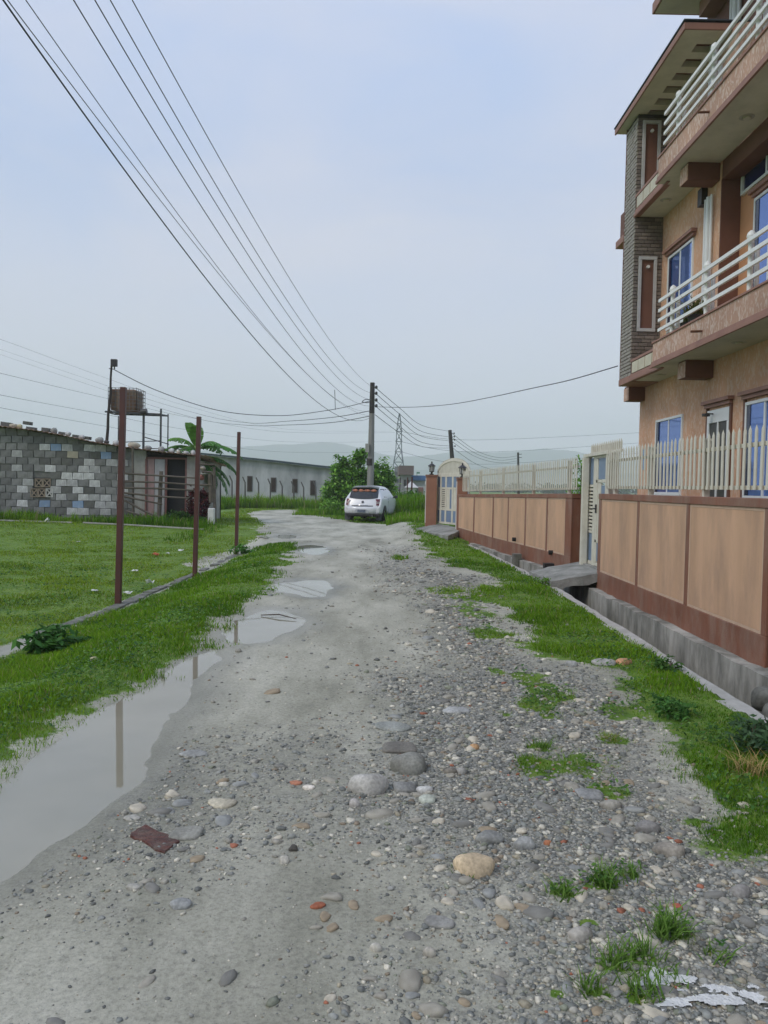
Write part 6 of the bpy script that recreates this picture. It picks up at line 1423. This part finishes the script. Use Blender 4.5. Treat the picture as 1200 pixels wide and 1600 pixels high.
# ============================================================ LATTICE TOWER
TWY = 250.0; MLT = pm('galvanised', (.13, .15, .17), (.10, .12, .14), 3, .5)
def twp(u, v): return P(u, v, TWY)
tb = twp(622, 752); tw_ = empty('transmission_tower', (tb.x, TWY, 0), 'tall steel lattice transmission tower in the haze behind the car', 'tower')
prof = [(762, 11), (740, 9.6), (722, 7.2), (706, 4.6), (690, 4.0), (674, 3.8), (662, 2.6), (646, .25)]
mb = MB(); k_ = TWY/1200
lv = [(P(621, v, TWY).z, hw*k_) for v, hw in prof]; lv[0] = (0.0, lv[0][1]); cxw = tb.x
def cor(z, w): return [Vector((cxw+a*w, TWY+b*w, z)) for a, b in ((-1, -1), (1, -1), (1, 1), (-1, 1))]
for (z0, w0), (z1, w1) in zip(lv[:-1], lv[1:]):
    n = max(1, int((z1-z0)/4.5))
    for i in range(n):
        a = cor(z0+(z1-z0)*i/n, w0+(w1-w0)*i/n); b_ = cor(z0+(z1-z0)*(i+1)/n, w0+(w1-w0)*(i+1)/n)
        for q in range(4):
            r = (q+1) % 4; mb.bar(a[q], b_[q], .24); mb.bar(a[q], b_[r], .15); mb.bar(a[r], b_[q], .15); mb.bar(b_[q], b_[r], .15)
mb.build('lattice', MLT, tw_)
arms = []
for v, L in ((674, 11), (690, 11), (706, 12)):
    z = P(621, v, TWY).z; mb = MB(); l_ = L*k_
    for sx_ in (-1, 1):
        for dy in (-.6, .6): mb.bar((cxw, TWY+dy, z), (cxw+sx_*l_*.5, TWY, z+.1), .14); mb.bar((cxw, TWY+dy, z+1.3), (cxw+sx_*l_*.5, TWY, z+.1), .10)
    mb.build('cross_arm', MLT, tw_); arms.append((z, l_*.5))
TRB = 'faint high-voltage line crossing the left sky to the lattice tower'
for k, (v0, u1, v1) in enumerate(((530, 612, 674), (583, 617, 676), (617, 612, 690), (637, 612, 706))):
    wire_obj(px_curve([(-60, v0-16, 75), (0, v0, 80), (165, v0+(v1-v0)*.42, 105), (300, v0+(v1-v0)*.72+3, 140), (450, v0+(v1-v0)*.95+4, 190), (u1, v1, 250)]), .02 if k else .014, ('topmost', 'second from the top', 'third from the top', 'lowest')[k]+' of the faint high-voltage lines crossing the left sky', 'high-voltage lines in the left sky')
for k, v in enumerate((674, 690, 706)):
    wire_obj(px_curve([(626, v, 250), (700, v+12+k*2, 262), (800, v+12+k*3, 280), (1000, v+2, 330)]), .05, 'faint high-voltage line leaving the lattice tower to the right', 'high-voltage lines right of the tower')

# ============================================================ WAREHOUSE
WY = 56.0
MWA = pm('warehouse_render', (0.50, 0.51, 0.52), (0.36, 0.37, 0.38), 1.1, .9, .3, 12, stretch=(1, 1, .22), dirt=(.20, .21, .22), dscale=1.1, damt=.85)
wa = empty('warehouse', (P(430, 780, WY).x, WY, 0), 'long weathered grey-white warehouse wall with small barred windows', 'building')
def wp(u, v, y=WY): p = P(u, v, y); return p.x, p.z
roof = [wp(300, 709), wp(345, 713.5), wp(400, 719), wp(460, 726), (wp(560, 737))]
poly = [(roof[0][0], -.2), (roof[-1][0], -.2)]+roof[::-1]
mb = MB(); mb.prism(poly, 'y', WY, WY+.3); mb.build('wall', MWA, wa)
mb = MB()
for (x0, z0), (x1, z1) in zip(roof[:-1], roof[1:]): mb.add([(x0, WY-.35, z0), (x1, WY-.35, z1), (x1, WY+14, z1+.3), (x0, WY+14, z0+.3), (x0, WY-.35, z0+.14), (x1, WY-.35, z1+.14), (x1, WY+14, z1+.44), (x0, WY+14, z0+.44)], [(0, 3, 2, 1), (4, 5, 6, 7), (0, 1, 5, 4), (2, 3, 7, 6)])
mb.build('roof', pm('dark_roof', (.05, .075, .085), (.04, .06, .07), 3, .6), wa)
for (u, v0, v1) in ((390.5, 743.5, 768), (427.5, 746, 769), (461, 748, 770), (489, 750.5, 774)):
    x, z1 = wp(u, v0); _, z0 = wp(u, v1); hw = 4.3/1200*WY
    mb = MB(); mb.box((x-hw, WY-.04, z0), (x+hw, WY-.002, z1)); fr = mb.build('window', pm('window_frame_grey', (.16, .15, .14), (.12, .11, .10), 6, .7), wa)
    mb = MB(); mb.box((x-hw+.05, WY-.05, z0+.05), (x+hw-.05, WY-.042, z1-.05)); mb.build('opening', MDK, fr)
    mb = MB()
    for k in range(5): xx = x-hw+.08+k*(2*hw-.16)/4; mb.bar((xx, WY-.07, z0+.05), (xx, WY-.07, z1-.05), .02)
    mb.build('bar', pm('rust_bar', (.14, .10, .08), (.1, .07, .06), 6, .8), fr)
# angled concrete fence posts
MFP = pm('fence_post', (.13, .125, .115), (.10, .095, .09), 5, .9)
for k, (u, vt, vb) in enumerate(((341.5, 742, 783), (362.5, 743, 785), (383, 745, 785), (404, 746, 787), (422.5, 748, 787), (441, 751, 788), (459, 752, 789), (474.5, 753, 789), (493.5, 752, 790), (512, 754, 790), (528, 755, 790))):
    y = 49.0+k*.15; mb = MB(); a = P(u, vb+4, y); b_ = P(u, vt+9, y); c = P(u-4, vt, y); mb.tube([a, b_, c], [.055, .05, .04], 6)
    o = mb.build('fence_post', MFP, None, origin=a); tag(o, 'thin concrete fence post with a bent top in front of the warehouse', 'fence post', 'bent-top fence posts in front of the warehouse')

# ============================================================ BUSH AND FAR THINGS
GL = [(.13, .30, .04), (.20, .42, .06), (.08, .19, .03), (.28, .50, .09)]
bx = P(566, 780, 42.5).x
bush('bushy_tree', P(555, 780, 42.5).x, 42.5, .05, [(-.1, 0, 1.2, 1.25, 1.0, 1.1), (-.75, 0, 2.0, .75, .7, .9), (.15, 0, 2.6, .55, .6, .9), (.75, .3, 1.7, .8, .7, .9), (-1.15, 0, 1.0, .65, .6, .9), (.3, 0, 3.1, .4, .4, .5), (-.9, 0, 2.85, .35, .3, .45)], 7500, .24, GL, 'leafy light green bushy tree behind the parked car and the utility pole', 'tree', 9)
bush('bushy_tree', P(598, 780, 43.5).x, 43.5, .05, [(0, 0, 1.3, .75, .7, 1.0), (-.15, 0, 2.3, .5, .5, .8), (.3, 0, 1.9, .4, .4, .6)], 3200, .22, GL, 'smaller leafy bushy tree just right of the utility pole', 'tree', 5)
bush('shrub', P(516, 790, 41).x, 41, 0, [(0, 0, .35, .8, .6, .4), (.9, 0, .4, .6, .5, .45)], 1300, .2, GL, 'low leafy shrub left of the parked car', 'shrub', 3)
bush('shrub', P(626, 790, 37).x, 37, .1, [(0, 0, .4, .8, .8, .55), (.9, 0, .4, .7, .7, .6), (.4, 1.5, .6, .9, .7, .6)], 2600, .17, [(.08, .20, .03), (.12, .27, .04), (.05, .13, .025)], 'lush low weeds growing right of the parked car', 'shrub', 3)
bush('shrub', P(645, 775, 41).x, 41, .1, [(0, 0, .6, 1.1, .8, .6)], 1300, .18, [(.08, .18, .04), (.10, .22, .05), (.05, .12, .03)], 'weeds in front of the far fence posts beside the left lantern pillar', 'shrub', 3)
bush('tree', P(897, 760, 24).x+.35, 24, .2, [(0, 0, 1.4, .6, .6, .9)], 900, .16, GL, 'green foliage seen through the gap left of the nearer gate', 'tree', 3)
# far steel fence posts
for k, (u, y) in enumerate(((624.5, 47), (636, 45), (643, 42))):
    a = P(u-1, 795, y); b_ = P(u+1, 746-(k == 2)*1, y); mb = MB(); mb.bar(a, b_, .09 if k == 2 else .07)
    o = mb.build('steel_post', MSP if k else MPD, None, origin=a); tag(o, ['dark post nearest the bushy tree in the weeds behind the car', 'thin dark red post between two others in the weeds behind the car', 'dark red steel post nearest the left lantern pillar'][k], 'post')
def far_box(name, u0, v0, u1, v1, y, dep, mat, label, cat='building', parts=None):
    a = P(u0, v1, y); b_ = P(u1, v0, y); r = empty(name, (a.x, y, 0), label, cat)
    mb = MB(); mb.box((a.x, y, -.3), (b_.x, y+dep, b_.z)); mb.build('walls', mat, r); return r, a, b_
r, a, b_ = far_box('factory_building', 626, 742, 643, 775, 110, 14, pm('factory_wall', (.26, .26, .27), (.2, .2, .21), .3, .9), 'grey far building with a rusty brown roof behind the weeds')
mb = MB(); mb.box((a.x-.3, 109.5, b_.z), (b_.x+.3, 124, b_.z+1.3)); mb.build('roof', pm('far_rust_roof', (.17, .12, .11), (.13, .1, .1), .5, .8), r)
for k in range(3): x = a.x+.4+k*.5; mb = MB(); mb.box((x, 109.9, b_.z-1.6), (x+.3, 109.99, b_.z-.7)); mb.build('window', MDK, r)
r, a, b_ = far_box('warehouse_shed', 644, 751, 664, 775, 115, 16, pm('far_white', (.48, .48, .48), (.4, .4, .4), .3, .9), 'far shed with a bright blue roof left of the left lantern pillar')
mb = MB(); mb.box((a.x-.3, 114.5, b_.z), (b_.x+.6, 132, b_.z+.75)); mb.build('roof', pm('blue_roof', (.07, .17, .38), (.05, .13, .3), .5, .6), r)
r, a, b_ = far_box('white_building', 637, 762, 651, 780, 90, 8, pm('far_white2', (.52, .52, .51), (.44, .44, .43), .3, .9), 'small far white building below the blue-roofed shed')
mb = MB(); z = b_.z; mb.add([(a.x-.2, 89.7, z), (b_.x+.2, 89.7, z), (b_.x+.2, 98, z), (a.x-.2, 98, z), ((a.x+b_.x)/2, 94, z+.8)], [(0, 1, 4), (1, 2, 4), (2, 3, 4), (3, 0, 4), (3, 2, 1, 0)]); mb.build('roof', pm('tent_white', (.6, .58, .55), (.5, .48, .46), .5, .7), r)
r, a, b_ = far_box('white_building', 652, 760, 664, 780, 92, 8, pm('far_white2', (.52, .52, .51)), 'far building with a reddish door close to the left lantern pillar')
mb = MB(); mb.box((b_.x-.8, 91.9, -.2), (b_.x-.2, 91.99, 1.6)); mb.build('door', MFR2, r)
r, a, b_ = far_box('concrete_tower', 615.5, 729, 625, 775, 150, 1.3, pm('far_concrete', (.24, .24, .25), (.19, .19, .2), .6, .9), 'tall grey concrete block at the foot of the lattice tower')
for k in range(3): mb = MB(); z = b_.z-1-k*1.5; mb.box((a.x+.15, 149.9, z-.6), (b_.x-.15, 149.99, z)); mb.build('window', pm('far_window', (.1, .1, .12), (.08, .08, .1), 2, .4), r)
for k, (u, v, w, c_, lb) in enumerate(((633.5, 733.5, 4, (.15, .19, .2), 'tiny grey signboard on a thin mast right of the lattice tower'), (653.5, 739, 5, (.06, .2, .13), 'tiny green signboard above the blue-roofed shed'))):
    y = 160; a = P(u, v, y); r = empty('signboard', (a.x, y, 0), lb, 'sign'); mb = MB(); s_ = w/2/1200*y; mb.box((a.x-s_, y, a.z-.15), (a.x+s_, y+.1, a.z+.2)); mb.build('board', pm('sign_'+str(k), c_, c_, 3, .6), r)
    mb = MB(); mb.bar((a.x-s_*.8, y+.05, 0), (a.x-s_*.8, y+.05, a.z-.15), .1); mb.build('post', MLT, r)
# red tiled roofs behind the middle wall
for k, (u0, u1, v, c_) in enumerate(((764, 796, 768.5, (.40, .13, .07)), (806, 832, 769, (.05, .05, .05)), (850, 880, 769.5, (.10, .16, .05)))):
    pass
# far tree belt
def belt(y, x0, x1, n, hmin, hmax, cols, seed):
    pts = []; 
    for i in range(n):
        x = rng.uniform(x0, x1); yy = y+rng.uniform(-30, 30); h = rng.uniform(hmin, hmax); m = 90
        q = rng.normal(0, 1, (m, 3)); q /= np.linalg.norm(q, axis=1)[:, None]; pts.append(q*np.array([h*.7, h*.7, h*.5])*rng.uniform(.6, 1, (m, 1))+np.array([x, yy, h*.5]))
    o = leaf_cloud('far_trees', np.concatenate(pts), 1.9, cols, MLF, aspect=.8); tag(o, kind='stuff')
belt(420, -330, 330, 230, 3.0, 6.0, [(.03, .07, .02), (.05, .10, .03), (.025, .05, .02)], 1)
# ------------------------------------------------------------ mountains
def ridge(y, prof, seed, amp, dep, mat):
    n = 240; X = np.linspace(prof[0][0], prof[-1][0], n); hs = np.interp(X, [p[0] for p in prof], [p[1] for p in prof])
    hs = hs+amp*fbm(X/180.0, X*0+seed, seed, 5)*np.clip(hs/60, 0, 1); V = []; F = []; rows = 14
    for j in range(rows+1):
        t = j/rows
        for i in range(n):
            hh_ = hs[i]*(1-abs(1-2*t)**1.3); r_ = 1+.25*float(_h(np.array(i//6), np.array(j), seed)); V.append((X[i], y+dep*(t-.5)*2, -3+max(0, hh_)*(.9+.1*r_)))
    for j in range(rows):
        for i in range(n-1): k = j*n+i; F.append((k, k+1, k+n+1, k+n))
    me = fast('mountains', np.array(V), [4]*len(F), np.array(F).ravel(), mat, smooth=True); o = link('mountains', me); tag(o, kind='structure')
MMT = pm('forest_hill', (.035, .055, .045), (.05, .075, .06), .004, .95)
def mz(u, v, y): return (P(u, v, y).x, P(u, v, y).z)
MY = 2600
ridge(MY, [(-2600, 10), mz(0, 735, MY), mz(150, 722, MY), mz(280, 706, MY), mz(345, 700, MY), mz(390, 696, MY), mz(430, 692.5, MY), mz(480, 693, MY), mz(530, 695.5, MY), mz(580, 706, MY), mz(630, 717, MY), mz(680, 713, MY), mz(730, 706, MY), mz(800, 704, MY), mz(850, 702, MY), mz(900, 706, MY), mz(1000, 720, MY), (2600, 20)], 5, 14, 260, MMT)
ridge(1900, [(-2200, 5), mz(-100, 748, 1900), mz(200, 738, 1900), mz(420, 728, 1900), mz(560, 738, 1900), mz(700, 728, 1900), mz(820, 726, 1900), mz(950, 735, 1900), (2200, 5)], 9, 8, 160, MMT)

# ============================================================ NEAR PLANTS
def tuft(u, v, n, h, label, col=((.10, .21, .03), (.20, .34, .07)), w=.006, spread=.05, lean=1.6, z=0.0, cat='grass tuft', name='grass_tuft'):
    g_ = G(u, v, z); z0 = float(H(g_.x, g_.y)); a = rng.uniform(0, 1, (n, 1)); cc = np.array(col[0])+(np.array(col[1])-np.array(col[0]))*a
    V, T, L, CC = blades(np.full(n, g_.x)+rng.normal(0, spread*.55, n), np.full(n, g_.y)+rng.normal(0, spread*.55, n), rng.uniform(.45, 1, n)*h, np.full(n, w)*rng.uniform(.6, 1.3, n), cc, lean=lean, base=np.full(n, z0-.005))
    V = V-np.array([g_.x, g_.y, z0]); o = link(name, fast(name, V, T, L, MG, CC), None, (g_.x, g_.y, z0)); tag(o, label, cat); return o
TL = [(735, 1366, 70, .05, 'small grass tuft at the foot of the large tan stone'), (945, 1386, 90, .09, 'grass tuft at the upper end of the near gravel'), (882, 1404, 60, .07, 'small spiky tuft left of the upper gravel tuft'),
      (1045, 1468, 110, .11, 'large spreading pale-green grass tuft in the near gravel'), (1000, 1500, 70, .08, 'grass tuft below the large spreading one'), (962, 1515, 60, .08, 'dense small tuft left of the spreading grass tuft'),
      (1006, 1560, 60, .08, 'grass tuft close to the white lime patch'), (925, 1555, 50, .08, 'grass tuft at the bottom edge left of the white lime patch'), (1120, 1502, 30, .05, 'thin tuft above the white lime patch'), (1040, 1535, 50, .06, 'little tuft touching the white lime patch'),
      (845, 1172, 60, .07, 'bright tuft at the left tip of the small grass patch'), (980, 1372, 50, .06, 'small tuft right of the upper gravel tuft'), (700, 925, 30, .05, 'faint grass tuft in mid gravel')]
for t_ in TL: tuft(*t_[:4], t_[4])
tuft(1190, 1128, 40, .36, 'long-leaved spiky plant at the near end of the drain lip', w=.022, spread=.02, lean=1.1, col=((.10, .20, .06), (.16, .30, .09)), cat='plant', name='spiky_plant')
tuft(1172, 1212, 90, .14, 'patch of dry straw in the grass at the right edge', col=((.45, .32, .12), (.55, .42, .20)), w=.006, spread=.09, lean=2.4, cat='straw', name='dry_straw')
tuft(955, 1160, 50, .06, 'yellowish dry tuft in the gravel gap', col=((.25, .25, .08), (.3, .3, .1)), w=.005, spread=.06, lean=2, cat='grass tuft')
def weed(u, v, r_, h, n, size, cols, label, z=0.0):
    g_ = G(u, v, z); z0 = float(H(g_.x, g_.y)); return bush('weed', g_.x, g_.y, z0, [(0, 0, h*.5, r_, r_, h*.5)], n, size, cols, label, 'weed', 3)
weed(1185, 1178, .16, .20, 700, .045, [(.06, .12, .05), (.09, .16, .08)], 'bluish-green bushy weed at the right edge below the spiky plant')
weed(1050, 1120, .16, .10, 420, .04, [(.05, .14, .03), (.08, .2, .04)], 'low leafy weed in the middle of the right grass')
weed(1045, 1050, .12, .12, 300, .045, [(.06, .14, .03), (.08, .18, .04)], 'dark weed overhanging the drain lip')
weed(850, 915, .14, .14, 240, .05, [(.12, .26, .03), (.16, .3, .05)], 'bright green weed at the corner of the bridge slab')
weed(85, 1003, .30, .24, 420, .11, [(.05, .15, .03), (.08, .2, .04)], 'broad-leaved weed beside the concrete edging at the left', -.15)
weed(382, 862, .35, .22, 300, .10, [(.06, .18, .03), (.10, .26, .04)], 'leafy weed in the verge behind the farthest steel post', -.1)
# white lime residue on the near gravel
xs = np.linspace(0.78, 1.30, 120); ys = np.linspace(2.08, 2.36, 70); XX, YY = np.meshgrid(xs, ys)
cl = np.interp(XX, [.78, .86, .96, 1.08, 1.30], [2.27, 2.295, 2.285, 2.24, 2.20])
nn = np.abs(YY-cl)/.026+fbm(XX*14, YY*26, 5, 5)*2.2-0.5*fbm(XX*30, YY*30, 8, 3); ok = nn < 1.0
nn2 = np.abs(YY-np.interp(XX, [.78, .9, 1.0, 1.1, 1.30], [2.15, 2.20, 2.21, 2.17, 2.13]))/.028+fbm(XX*13, YY*24, 15, 5)*2.4; ok |= nn2 < .75
ZZ = H(XX, YY)+.009+.004*fbm(XX*20, YY*20, 4); n = XX.shape[1]; V = np.stack([XX.ravel(), YY.ravel(), ZZ.ravel()], 1); q = []
for j in range(XX.shape[0]-1):
    for i in range(n-1):
        if ok[j, i] and ok[j+1, i] and ok[j, i+1]: k = j*n+i; q.append((k, k+1, k+n+1, k+n))
q = np.array(q); o = link('spilled_lime', fast('spilled_lime', V, np.full(len(q), 4), q.ravel(), pm('lime', (.76, .76, .74), (.64, .64, .62), 30, .9, .6, 90), smooth=True)); tag(o, 'white lime spill over the gravel at the bottom right corner', 'spill')

# ============================================================ HAZE
def haze():
    m = bpy.data.materials.new('haze'); m.use_nodes = True; n = m.node_tree.nodes; n.clear(); l = m.node_tree.links
    o = n.new('ShaderNodeOutputMaterial'); v = n.new('ShaderNodeVolumePrincipled'); v.inputs['Color'].default_value = (.965, .983, 1.0, 1); v.inputs['Density'].default_value = HAZE_D; v.inputs['Anisotropy'].default_value = 0.0
    l.new(v.outputs[0], o.inputs['Volume']); mb = MB(); mb.box((-3200, -900, -8), (3200, 3000, 260)); ob_ = mb.build('haze', m); tag(ob_, kind='stuff')
HAZE_D = 0.0007
haze()
print('objects', len(bpy.data.objects))
